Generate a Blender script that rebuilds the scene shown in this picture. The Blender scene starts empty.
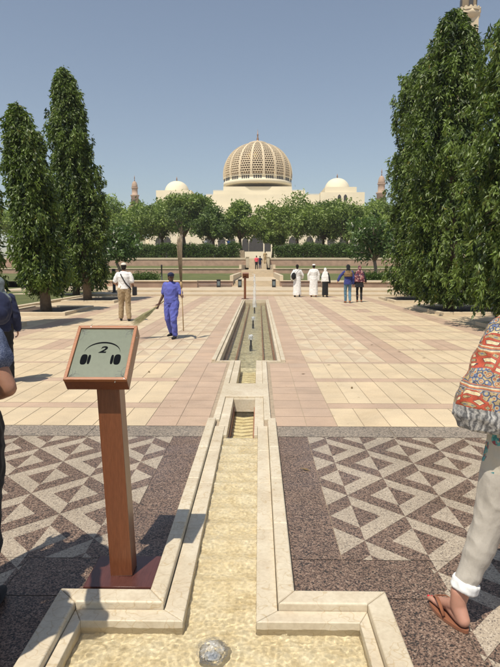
import bpy, bmesh, math, random
import numpy as np
from mathutils import Vector, Matrix, noise
R = math.radians
S = bpy.context.scene
C = S.collection
# ---------------------------------------------------------------- camera, sky, sun, exposure
PITCH = R(6.87); F = 560.0; VX = 259.0; H = 1.65
cam_d = bpy.data.cameras.new('camera'); cam = bpy.data.objects.new('camera', cam_d); C.objects.link(cam)
cam_d.sensor_fit = 'VERTICAL'; cam_d.sensor_height = 36; cam_d.lens = F/667*36
cam_d.clip_start = 0.05; cam_d.clip_end = 6000
YAW = math.atan((VX-250)*math.cos(PITCH)/F)
cam.location = (0, 0, H); cam.rotation_euler = (R(90)-PITCH, 0, YAW)
S.camera = cam
SUN_DIR = Vector((-.27, -.5, 1.15)).normalized()          # towards the sun
elev = math.asin(SUN_DIR.z); az = math.atan2(SUN_DIR.x, SUN_DIR.y)
W = bpy.data.worlds.new('World'); S.world = W; W.use_nodes = True
nt = W.node_tree; nt.nodes.clear()
sky = nt.nodes.new('ShaderNodeTexSky'); sky.sky_type = 'NISHITA'; sky.sun_disc = False
sky.sun_elevation = elev; sky.sun_rotation = az % (2*math.pi)
sky.altitude = 0; sky.air_density = 1.15; sky.dust_density = 0.7; sky.ozone_density = 1.6
bg = nt.nodes.new('ShaderNodeBackground'); bg.inputs[1].default_value = 0.092
wo = nt.nodes.new('ShaderNodeOutputWorld')
hs = nt.nodes.new('ShaderNodeHueSaturation'); hs.inputs['Saturation'].default_value = .80; nt.links.new(sky.outputs[0], hs.inputs['Color']); nt.links.new(hs.outputs[0], bg.inputs[0]); nt.links.new(bg.outputs[0], wo.inputs[0])
sd = bpy.data.lights.new('sun', 'SUN'); sd.energy = 4.3; sd.angle = R(.55); sd.color = (1, .93, .80)
so = bpy.data.objects.new('sun', sd); C.objects.link(so)
so.rotation_euler = (-SUN_DIR).to_track_quat('-Z', 'Y').to_euler(); so.location = (-20, -40, 60)
sd.cycles.is_caustics_light = True
S.view_settings.view_transform = 'Standard'; S.view_settings.look = 'None'
S.view_settings.exposure = 0.22; S.view_settings.gamma = 1; S.view_settings.use_curve_mapping = False
S.render.engine = 'CYCLES'; S.cycles.max_bounces = 6; S.cycles.transparent_max_bounces = 8
S.cycles.sample_clamp_indirect = 4.0; S.cycles.use_denoising = True

def at(px, py, z=0.0):
    """ground point (at height z) seen at a pixel of the 500x667 photograph"""
    d = Vector(((px-250)/F, (333.5-py)/F, -1))
    d = Matrix.Rotation(YAW, 3, 'Z') @ (Matrix.Rotation(R(90)-PITCH, 3, 'X') @ d)
    t = (z-H)/d.z
    return Vector((0, 0, H)) + d*t
def xat(px, Y):   # X of a pixel column at depth Y
    return (px-VX)*(Y*1.0)/F + 0.0
def zat(py, Y):
    return H - Y*math.tan(math.atan((py-333.5)/F)+PITCH)

# ---------------------------------------------------------------- materials
def newmat(name):
    m = bpy.data.materials.new(name); m.use_nodes = True
    n = m.node_tree; b = n.nodes['Principled BSDF']; return m, n, b
def nd(n, t, **k):
    x = n.nodes.new(t)
    for a, v in k.items(): setattr(x, a, v)
    return x
def lk(n, a, b): n.links.new(a, b)
def ramp(n, src, stops, interp='LINEAR'):
    r = nd(n, 'ShaderNodeValToRGB'); r.color_ramp.interpolation = interp
    e = r.color_ramp.elements
    while len(e) < len(stops): e.new(.5)
    for i, (p, c) in enumerate(stops):
        e[i].position = p; e[i].color = (*c, 1) if len(c) == 3 else c
    lk(n, src, r.inputs[0]); return r.outputs[0]
def coords(n, scale=(1, 1, 1)):
    tc = nd(n, 'ShaderNodeNewGeometry'); mp = nd(n, 'ShaderNodeMapping'); mp.inputs['Scale'].default_value = scale
    lk(n, tc.outputs['Position'], mp.inputs[0]); return mp.outputs[0]
def ocoords(n, scale=(1, 1, 1)):
    tc = nd(n, 'ShaderNodeTexCoord'); mp = nd(n, 'ShaderNodeMapping'); mp.inputs['Scale'].default_value = scale
    lk(n, tc.outputs['Object'], mp.inputs[0]); return mp.outputs[0]
def noi(n, co, s, d=4, r=.55, dist=0):
    t = nd(n, 'ShaderNodeTexNoise'); t.inputs['Scale'].default_value = s; t.inputs['Detail'].default_value = d
    t.inputs['Roughness'].default_value = r; t.inputs['Distortion'].default_value = dist; lk(n, co, t.inputs['Vector']); return t.outputs[0]
def mix(n, f, a, b, mode='MIX'):
    x = nd(n, 'ShaderNodeMix', data_type='RGBA', blend_type=mode)
    if isinstance(f, (int, float)): x.inputs[0].default_value = f
    else: lk(n, f, x.inputs[0])
    for i, v in ((6, a), (7, b)):
        if isinstance(v, tuple): x.inputs[i].default_value = (*v, 1) if len(v) == 3 else v
        else: lk(n, v, x.inputs[i])
    return x.outputs[2]
def bump(n, b, h, strength=.3, dist=.01):
    x = nd(n, 'ShaderNodeBump'); x.inputs['Strength'].default_value = strength; x.inputs['Distance'].default_value = dist
    lk(n, h, x.inputs['Height']); lk(n, x.outputs[0], b.inputs['Normal'])
def plain(name, col, rough=.7, var=.15, scale=8, bmp=.15, metal=0, spec=.5, bd=.01, obj=True):
    m, n, b = newmat(name); co = ocoords(n) if obj else coords(n)
    f = noi(n, co, scale, 5)
    a = tuple(c*(1-var) for c in col); c2 = tuple(min(1, c*(1+var)) for c in col)
    lk(n, ramp(n, f, [(.3, a), (.7, c2)]), b.inputs['Base Color'])
    b.inputs['Roughness'].default_value = rough; b.inputs['Metallic'].default_value = metal
    b.inputs['Specular IOR Level'].default_value = spec
    if bmp: bump(n, b, noi(n, co, scale*4, 4), bmp, bd)
    return m
def tinted(name, base_attr='tint', ramp_stops=None, rough=.6, scale=3, bmp=.1, spec=.4, fine=60, world=True):
    """colour from a per-face attribute, with fine mottling"""
    m, n, b = newmat(name); co = coords(n)
    at_ = nd(n, 'ShaderNodeAttribute', attribute_name=base_attr)
    f = noi(n, co, scale, 6, .6); g = noi(n, co, fine, 3, .6)
    c = mix(n, 1.0, at_.outputs['Color'], ramp(n, f, [(.3, (.86, .86, .87)), (.7, (1.06, 1.05, 1.03))]), 'MULTIPLY')
    c = mix(n, 1.0, c, ramp(n, g, [(.3, (.90, .90, .90)), (.65, (1.04, 1.04, 1.04))]), 'MULTIPLY')
    st = noi(n, co, .55, 7, .72, .8)
    c = mix(n, 1.0, c, ramp(n, st, [(.28, (.84, .82, .79)), (.48, (1, 1, 1)), (.75, (1.05, 1.05, 1.05))]), 'MULTIPLY')
    sp = noi(n, co, 9, 2, .5); c = mix(n, 1.0, c, ramp(n, sp, [(.24, (.72, .68, .62)), (.285, (1, 1, 1))]), 'MULTIPLY')
    lk(n, c, b.inputs['Base Color']); b.inputs['Roughness'].default_value = rough
    b.inputs['Specular IOR Level'].default_value = spec
    if bmp: bump(n, b, g, bmp, .004)
    return m
def granite(name, stops, rough=.35, size=95):
    m, n, b = newmat(name); co = coords(n)
    v = nd(n, 'ShaderNodeTexVoronoi'); v.inputs['Scale'].default_value = size; lk(n, co, v.inputs['Vector'])
    sp = nd(n, 'ShaderNodeSeparateColor'); lk(n, v.outputs['Color'], sp.inputs[0])
    w = noi(n, co, size*.45, 3, .7)
    a = nd(n, 'ShaderNodeMath', operation='MULTIPLY_ADD'); a.inputs[1].default_value = .7; lk(n, sp.outputs[0], a.inputs[0])
    a2 = nd(n, 'ShaderNodeMath', operation='MULTIPLY'); a2.inputs[1].default_value = .3; lk(n, w, a2.inputs[0]); lk(n, a2.outputs[0], a.inputs[2])
    c = ramp(n, a.outputs[0], stops, 'CONSTANT')
    big = noi(n, co, 1.3, 5, .6)
    c = mix(n, 1.0, c, ramp(n, big, [(.3, (.82, .81, .8)), (.7, (1.1, 1.1, 1.1))]), 'MULTIPLY')
    lk(n, c, b.inputs['Base Color'])
    lk(n, ramp(n, noi(n, co, 3, 4), [(.3, (rough-.08,)*3), (.7, (rough+.22,)*3)]), b.inputs['Roughness'])
    b.inputs['Specular IOR Level'].default_value = .35
    return m
M = {}
M['tile'] = tinted('plaza_stone', rough=.62, scale=2.2)
M['marble'] = None
def marble():
    m, n, b = newmat('cream_marble'); co = coords(n)
    f = noi(n, co, 5, 8, .62, .6); g = noi(n, co, 45, 4, .6); s = noi(n, co, 1.1, 3)
    c = ramp(n, f, [(.25, (.55, .46, .34)), (.5, (.62, .54, .41)), (.75, (.68, .61, .48))])
    c = mix(n, 1, c, ramp(n, g, [(.3, (.9, .89, .87)), (.6, (1.03, 1.03, 1.03))]), 'MULTIPLY')
    c = mix(n, 1, c, ramp(n, s, [(.35, (.88, .86, .82)), (.65, (1.02, 1.02, 1.02))]), 'MULTIPLY')
    v = nd(n, 'ShaderNodeTexVoronoi', feature='DISTANCE_TO_EDGE'); v.inputs['Scale'].default_value = 3.3
    wv = nd(n, 'ShaderNodeVectorMath', operation='ADD'); lk(n, co, wv.inputs[0])
    nn = nd(n, 'ShaderNodeTexNoise'); nn.inputs['Scale'].default_value = 6; lk(n, co, nn.inputs['Vector']); lk(n, nn.outputs['Color'], wv.inputs[1])
    lk(n, wv.outputs[0], v.inputs['Vector'])
    c = mix(n, 1, c, ramp(n, v.outputs[0], [(0, (.84, .77, .66)), (.03, (1, 1, 1))]), 'MULTIPLY')
    lk(n, c, b.inputs['Base Color']); b.inputs['Roughness'].default_value = .5; bump(n, b, g, .15, .003); return m
M['marble'] = marble()
def channel_stone():
    m, n, b = newmat('ochre_wet_stone'); co = coords(n)
    f = noi(n, co, 9, 8, .65, .4); g = noi(n, co, 60, 4, .6)
    c = ramp(n, f, [(.28, (.66, .53, .30)), (.5, (.82, .70, .46)), (.72, (.90, .81, .59))])
    c = mix(n, 1, c, ramp(n, g, [(.3, (.8, .79, .76)), (.6, (1.04, 1.04, 1.04))]), 'MULTIPLY')
    lk(n, c, b.inputs['Base Color']); b.inputs['Roughness'].default_value = .45
    bump(n, b, noi(n, co, 28, 6, .7, .5), .5, .012); return m
M['channel'] = channel_stone()
def slate():
    m, n, b = newmat('pool_floor_pebble'); co = coords(n)
    v = nd(n, 'ShaderNodeTexVoronoi'); v.inputs['Scale'].default_value = 16; lk(n, co, v.inputs['Vector'])
    c = ramp(n, v.outputs['Distance'], [(.0, (.70, .64, .50)), (.5, (.56, .51, .39)), (.8, (.34, .31, .23))])
    c = mix(n, 1, c, ramp(n, noi(n, co, 3, 5), [(.3, (.75, .75, .72)), (.7, (1.2, 1.2, 1.15))]), 'MULTIPLY')
    lk(n, c, b.inputs['Base Color']); b.inputs['Roughness'].default_value = .6; bump(n, b, v.outputs['Distance'], .8, .02); return m
M['slate'] = slate()
def water(name, tint, clear=.75, sc=18, bs=.5, bd=.02, rough=.04):
    m, n, b = newmat(name); n.nodes.remove(b); out = [x for x in n.nodes if x.type == 'OUTPUT_MATERIAL'][0]
    co = coords(n); tr = nd(n, 'ShaderNodeBsdfTransparent'); tr.inputs[0].default_value = (*tint, 1)
    gl = nd(n, 'ShaderNodeBsdfGlossy'); gl.inputs['Roughness'].default_value = rough
    bu = nd(n, 'ShaderNodeBump'); bu.inputs['Strength'].default_value = bs; bu.inputs['Distance'].default_value = bd
    h = noi(n, co, sc, 5, .6, 1.2); lk(n, h, bu.inputs['Height']); lk(n, bu.outputs[0], gl.inputs['Normal'])
    fr = nd(n, 'ShaderNodeFresnel'); fr.inputs[0].default_value = 1.33; lk(n, bu.outputs[0], fr.inputs['Normal'])
    mx = nd(n, 'ShaderNodeMixShader'); lk(n, fr.outputs[0], mx.inputs[0]); lk(n, tr.outputs[0], mx.inputs[1]); lk(n, gl.outputs[0], mx.inputs[2])
    lk(n, mx.outputs[0], out.inputs[0]); return m
def clearwater():
    m, n, b = newmat('shallow_water'); b.inputs['Base Color'].default_value = (1, 1, .98, 1); b.inputs['Roughness'].default_value = 0
    b.inputs['Transmission Weight'].default_value = 1; b.inputs['IOR'].default_value = 1.33; return m
M['water_near'] = clearwater()
M['water_pool'] = water('pool_water', (.90, .90, .82), sc=9, bs=.5, bd=.03)
def spray():
    m, n, b = newmat('falling_water'); co = coords(n)
    b.inputs['Base Color'].default_value = (.9, .93, .95, 1); b.inputs['Roughness'].default_value = .25
    b.inputs['Transmission Weight'].default_value = .35; b.inputs['IOR'].default_value = 1.2
    lk(n, ramp(n, noi(n, co, 38, 3, .6), [(.35, (.12,)*3), (.65, (.8,)*3)]), b.inputs['Alpha']); return m
M['spray'] = spray()
def foam():
    m, n, b = newmat('aerated_water'); co = coords(n); b.inputs['Base Color'].default_value = (.74, .76, .78, 1); b.inputs['Roughness'].default_value = .2
    lk(n, ramp(n, noi(n, co, 42, 5, .65), [(.36, (.08,)*3), (.6, (.42,)*3), (.75, (.75,)*3)]), b.inputs['Alpha']); return m
M['foam'] = foam()
M['dark_granite'] = granite('red_brown_granite', [(0, (.04, .034, .03)), (.28, (.085, .058, .046)), (.42, (.165, .110, .083)), (.58, (.24, .162, .12)), (.80, (.34, .25, .19))], size=145)
M['light_granite'] = granite('cream_granite', [(0, (.16, .13, .11)), (.22, (.34, .28, .215)), (.42, (.40, .33, .25)), (.7, (.50, .425, .33))], size=150)
M['grey_granite'] = granite('grey_granite', [(0, (.12, .105, .09)), (.28, (.22, .185, .15)), (.5, (.29, .24, .19)), (.75, (.37, .31, .25))], rough=.55)
M['grout'] = plain('joint_mortar', (.36, .285, .205), .9, .2, 20, obj=False)
M['earth'] = plain('sandy_ground', (.36, .28, .19), .95, .25, .4, obj=False)
M['soil'] = plain('dark_soil', (.09, .06, .04), .95, .35, 6, .8, obj=False)
M['pinkstone'] = plain('pink_sandstone', (.40, .265, .19), .75, .2, 1.6, .2, obj=False)
M['brownstone'] = plain('brown_planter_stone', (.30, .205, .15), .6, .2, 1.2, .2, obj=False)
M['coping'] = plain('pale_coping', (.58, .48, .34), .7, .1, 3, .1, obj=False)
M['step'] = plain('step_stone', (.52, .42, .29), .7, .12, 2, .1, obj=False)
M['wetstone'] = plain('wet_brown_stone', (.22, .155, .12), .3, .3, 1.5, .2, obj=False)
def grassmat(name, a, b_):
    m, n, b = newmat(name); co = coords(n)
    c = mix(n, noi(n, co, 40, 4, .7), a, b_); c = mix(n, 1, c, ramp(n, noi(n, co, .8, 5), [(.3, (.75, .8, .7)), (.7, (1.25, 1.15, 1.1))]), 'MULTIPLY')
    lk(n, c, b.inputs['Base Color']); b.inputs['Roughness'].default_value = .9; bump(n, b, noi(n, co, 70, 3), 1, .05); return m
M['lawn'] = grassmat('lawn_grass', (.07, .095, .025), (.21, .225, .08))
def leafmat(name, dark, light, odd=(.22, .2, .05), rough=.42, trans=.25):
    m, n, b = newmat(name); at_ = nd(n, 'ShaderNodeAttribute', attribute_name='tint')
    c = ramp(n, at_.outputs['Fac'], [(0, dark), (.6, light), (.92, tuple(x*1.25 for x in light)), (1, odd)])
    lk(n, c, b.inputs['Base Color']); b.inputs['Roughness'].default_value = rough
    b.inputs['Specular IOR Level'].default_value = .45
    out = [x for x in n.nodes if x.type == 'OUTPUT_MATERIAL'][0]
    tl = nd(n, 'ShaderNodeBsdfTranslucent'); lk(n, mix(n, 1, c, (1.6, 1.9, .8), 'MULTIPLY'), tl.inputs[0])
    mx = nd(n, 'ShaderNodeMixShader'); mx.inputs[0].default_value = trans
    lk(n, b.outputs[0], mx.inputs[1]); lk(n, tl.outputs[0], mx.inputs[2]); lk(n, mx.outputs[0], out.inputs[0]); return m
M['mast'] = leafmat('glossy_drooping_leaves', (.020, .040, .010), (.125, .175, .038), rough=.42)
M['neem'] = leafmat('feathery_leaves', (.085, .13, .03), (.24, .30, .085), rough=.55)
M['neem2'] = leafmat('dark_feathery_leaves', (.045, .08, .02), (.13, .18, .05), rough=.55)
M['hedge'] = leafmat('hedge_leaves', (.04, .075, .018), (.11, .165, .04), rough=.55)
M['frangi'] = leafmat('broad_leaves', (.035, .065, .018), (.09, .145, .04), odd=(.75, .74, .66), rough=.45)
M['bark'] = plain('grey_brown_bark', (.16, .12, .085), .95, .3, 9, .8)
M['palebark'] = plain('pale_bark', (.27, .215, .16), .95, .25, 9, .6)
M['mosque'] = plain('mosque_limestone', (.74, .665, .50), .8, .06, .12, .05, obj=False)
M['mosque2'] = plain('lattice_stone', (.62, .51, .35), .8, .08, .3, .05, obj=False)
M['minaret'] = plain('minaret_sandstone', (.42, .30, .22), .85, .12, .5, .1, obj=False)
M['gold'] = plain('gold_mosaic', (.30, .17, .05), .3, .25, 3, .1, metal=.85, obj=False)
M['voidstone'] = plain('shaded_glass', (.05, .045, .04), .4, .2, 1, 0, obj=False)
M['finial'] = plain('finial_bronze', (.30, .17, .10), .45, .15, 3, .1, metal=.4, obj=False)
def wood(name, a, b_, rough=.38, along='Z'):
    m, n, b = newmat(name)
    sc = {'Z': (14, 14, .9), 'X': (.9, 14, 14), 'Y': (14, .9, 14)}[along]
    co = ocoords(n, sc); f = noi(n, co, 4, 6, .65, 1.2); g = noi(n, ocoords(n, tuple(x*5 for x in sc)), 5, 3)
    c = mix(n, f, a, b_); c = mix(n, 1, c, ramp(n, g, [(.35, (.8, .78, .76)), (.6, (1.05, 1.05, 1.05))]), 'MULTIPLY')
    lk(n, c, b.inputs['Base Color']); b.inputs['Roughness'].default_value = rough; b.inputs['Coat Weight'].default_value = .25
    b.inputs['Coat Roughness'].default_value = .25; bump(n, b, g, .12, .002); return m
M['wood'] = wood('varnished_red_wood', (.12, .036, .014), (.23, .078, .030))
M['woodX'] = wood('varnished_rail_wood', (.27, .095, .035), (.42, .17, .065), along='X')
M['wooddark'] = wood('dark_base_wood', (.06, .022, .018), (.13, .045, .035), .3, 'Y')
M['panel'] = plain('grey_green_plate', (.155, .175, .125), .3, .06, 40, .03)
M['ink'] = plain('black_ink', (.004, .005, .007), .9, .1, 40, 0, spec=.1)
M['inkpale'] = plain('faded_ink', (.11, .125, .10), .5, .2, 60, 0)
M['white_metal'] = plain('worn_metal', (.5, .5, .48), .35, .1, 10, 0, metal=.8)
M['black'] = plain('black_paint', (.02, .02, .022), .5, .1, 10, 0)
def skin(name, col, rough=.5):
    m, n, b = newmat(name); co = ocoords(n); f = noi(n, co, 14, 5)
    c = ramp(n, f, [(.3, tuple(x*.86 for x in col)), (.7, tuple(min(1, x*1.1) for x in col))])
    lk(n, c, b.inputs['Base Color']); b.inputs['Roughness'].default_value = rough
    b.inputs['Subsurface Weight'].default_value = .12; b.inputs['Subsurface Scale'].default_value = .01
    bump(n, b, noi(n, co, 180, 3), .12, .002); return m
M['skin_dark'] = skin('dark_skin', (.11, .055, .035)); M['skin_tan'] = skin('tan_skin', (.36, .185, .12)); M['skin_fair'] = skin('fair_skin', (.46, .235, .165))
def cloth(name, col, var=.12, rough=.85, fold=.0):
    m, n, b = newmat(name); co = ocoords(n); f = noi(n, co, 7, 5)
    c = ramp(n, f, [(.3, tuple(x*(1-var) for x in col)), (.7, tuple(min(1, x*(1+var)) for x in col))])
    lk(n, c, b.inputs['Base Color']); b.inputs['Roughness'].default_value = rough; b.inputs['Specular IOR Level'].default_value = .2
    b.inputs['Sheen Weight'].default_value = .1; bump(n, b, noi(n, co, 260, 2), .3, .002); return m
for k, c in dict(c_white=(.78, .77, .76), c_blue=(.105, .12, .42), c_navy=(.02, .025, .06), c_khaki=(.36, .265, .16), c_black=(.018, .018, .02),
                 c_royal=(.045, .055, .21), c_jeans=(.11, .21, .30), c_grey=(.16, .19, .20), c_pink=(.75, .10, .14), c_cap=(.62, .58, .5),
                 c_trouser=(.50, .455, .385), c_lining=(.74, .74, .73), c_tan=(.40, .28, .15), c_leather=(.24, .095, .05), c_brownshawl=(.22, .14, .07),
                 c_hair=(.015, .011, .009), c_red=(.6, .05, .05), c_blue2=(.08, .18, .55)).items():
    M[k] = cloth(k[2:]+'_cloth', c)
M['polish'] = plain('red_nail_polish', (.6, .02, .03), .2, .05, 10, 0)
def heather():
    m, n, b = newmat('heather_blue_knit'); co = ocoords(n, (1, 1, 3))
    c = ramp(n, noi(n, co, 120, 3, .7), [(.35, (.03, .045, .10)), (.52, (.085, .11, .2)), (.68, (.24, .27, .36))])
    lk(n, c, b.inputs['Base Color']); b.inputs['Roughness'].default_value = .9; bump(n, b, noi(n, co, 300, 2), .4, .002); return m
M['heather'] = heather()
def floral_shawl():
    m, n, b = newmat('patterned_headscarf'); co = ocoords(n)
    v = nd(n, 'ShaderNodeTexVoronoi'); v.inputs['Scale'].default_value = 17; lk(n, co, v.inputs['Vector'])
    sp = nd(n, 'ShaderNodeSeparateColor'); lk(n, v.outputs['Color'], sp.inputs[0])
    c = ramp(n, sp.outputs[0], [(0, (.10, .025, .04)), (.4, (.28, .09, .10)), (.65, (.45, .28, .25)), (.85, (.06, .03, .08))], 'CONSTANT')
    lk(n, c, b.inputs['Base Color']); b.inputs['Roughness'].default_value = .85; return m
M['shawl'] = floral_shawl()
def jacket():
    """woven patchwork: tiers of red diamonds, cream and ochre flowers, grey and white figured bands"""
    m, n, b = newmat('patchwork_weave'); tc = nd(n, 'ShaderNodeTexCoord')
    sx = nd(n, 'ShaderNodeSeparateXYZ'); lk(n, tc.outputs['Object'], sx.inputs[0])
    def ma(op, a, b2=0.0, c=None):
        x = nd(n, 'ShaderNodeMath', operation=op)
        for i, v in enumerate([a, b2] + ([c] if c is not None else [])):
            if isinstance(v, (int, float)): x.inputs[i].default_value = v
            else: lk(n, v, x.inputs[i])
        return x.outputs[0]
    co = ocoords(n)
    wob = ma('MULTIPLY', ma('SUBTRACT', noi(n, co, 5, 2), .5), .03)
    xx = ma('ADD', ma('ADD', sx.outputs[0], ma('MULTIPLY', sx.outputs[1], .8)), wob); z = ma('ADD', sx.outputs[2], wob)
    px = ma('PINGPONG', ma('MULTIPLY', xx, 1.0), .014); pz = ma('PINGPONG', z, .018)
    d = ma('ADD', ma('MULTIPLY', px, 1/.014), ma('MULTIPLY', pz, 1/.018))      # 0..2 diamond field
    dia = ramp(n, ma('MULTIPLY', d, .5), [(0, (.70, .58, .34)), (.2, (.72, .62, .40)), (.3, (.05, .04, .05)), (.35, (.46, .08, .04)), (.62, (.50, .11, .05)), (.70, (.08, .04, .04)), (.75, (.46, .34, .16)), (.9, (.17, .20, .26))], 'CONSTANT')
    v = nd(n, 'ShaderNodeTexVoronoi'); v.inputs['Scale'].default_value = 44; lk(n, co, v.inputs['Vector'])
    fl = ramp(n, v.outputs['Distance'], [(0, (.58, .49, .28)), (.18, (.42, .10, .05)), (.30, (.50, .40, .22)), (.46, (.13, .17, .30)), (.58, (.06, .055, .06)), (.68, (.45, .34, .18))], 'CONSTANT')
    w = nd(n, 'ShaderNodeTexWave'); w.inputs['Scale'].default_value = 14; w.inputs['Distortion'].default_value = 8; w.inputs['Detail'].default_value = 3; w.inputs['Detail Scale'].default_value = 2.2; lk(n, co, w.inputs['Vector'])
    gr = ramp(n, w.outputs['Fac'], [(0, (.15, .155, .165)), (.22, (.32, .325, .33)), (.5, (.46, .46, .455)), (.72, (.26, .27, .29)), (.85, (.56, .555, .54))], 'CONSTANT')
    zc = ma('DIVIDE', ma('SUBTRACT', z, .88), .62)
    isgrey = ramp(n, zc, [(0, (1, 1, 1)), (.215, (0, 0, 0))], 'CONSTANT')
    isfl = ramp(n, ma('FRACT', ma('MULTIPLY', ma('ADD', xx, ma('MULTIPLY', z, .25)), 5.2)), [(0, (1, 1, 1)), (.42, (0, 0, 0))], 'CONSTANT')
    c = mix(n, isfl, dia, fl)
    stripes = ramp(n, ma('FRACT', ma('MULTIPLY', z, 60)), [(0, (.55, .18, .07)), (.35, (.7, .62, .42)), (.7, (.22, .18, .2))], 'CONSTANT')
    isst = ramp(n, ma('FRACT', ma('MULTIPLY', z, 6.4)), [(0, (1, 1, 1)), (.17, (0, 0, 0))], 'CONSTANT')
    c = mix(n, isst, c, stripes); c = mix(n, isgrey, c, gr)
    c = mix(n, .8, c, ramp(n, noi(n, co, 55, 4, .7), [(.32, (.55, .55, .58)), (.6, (1.08, 1.06, 1.02))]), 'MULTIPLY')
    lk(n, c, b.inputs['Base Color']); b.inputs['Roughness'].default_value = .6; bump(n, b, noi(n, co, 200, 3), .4, .003); return m
M['jacket'] = jacket()
def trousermat():
    m, n, b = newmat('beige_cotton_with_flowers'); co = ocoords(n); tc = nd(n, 'ShaderNodeTexCoord'); s = nd(n, 'ShaderNodeSeparateXYZ'); lk(n, tc.outputs['Object'], s.inputs[0])
    base = ramp(n, noi(n, co, 6, 5), [(.3, (.40, .365, .315)), (.7, (.49, .45, .395))])
    v = nd(n, 'ShaderNodeTexVoronoi'); v.inputs['Scale'].default_value = 75; lk(n, co, v.inputs['Vector'])
    sp = nd(n, 'ShaderNodeSeparateColor'); lk(n, v.outputs['Color'], sp.inputs[0])
    pet = ramp(n, sp.outputs[0], [(0, (.05, .22, .24)), (.35, (.12, .36, .36)), (.6, (.28, .08, .10)), (.72, (.50, .46, .38)), (.9, (.45, .30, .12))], 'CONSTANT')
    v2 = nd(n, 'ShaderNodeTexVoronoi'); v2.inputs['Scale'].default_value = 11; lk(n, co, v2.inputs['Vector'])
    fl = mix(n, ramp(n, v2.outputs['Distance'], [(0, (1, 1, 1)), (.42, (0, 0, 0))], 'CONSTANT'), (.50, .46, .38), pet)
    msk = ramp(n, s.outputs[2], [(0, (0, 0, 0)), (.74, (0, 0, 0)), (.745, (1, 1, 1))], 'CONSTANT')
    lk(n, mix(n, msk, base, fl), b.inputs['Base Color']); b.inputs['Roughness'].default_value = .85
    bump(n, b, noi(n, ocoords(n, (1, 1, .5)), 30, 4), .5, .01); return m
M['floral_trouser'] = trousermat()

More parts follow.
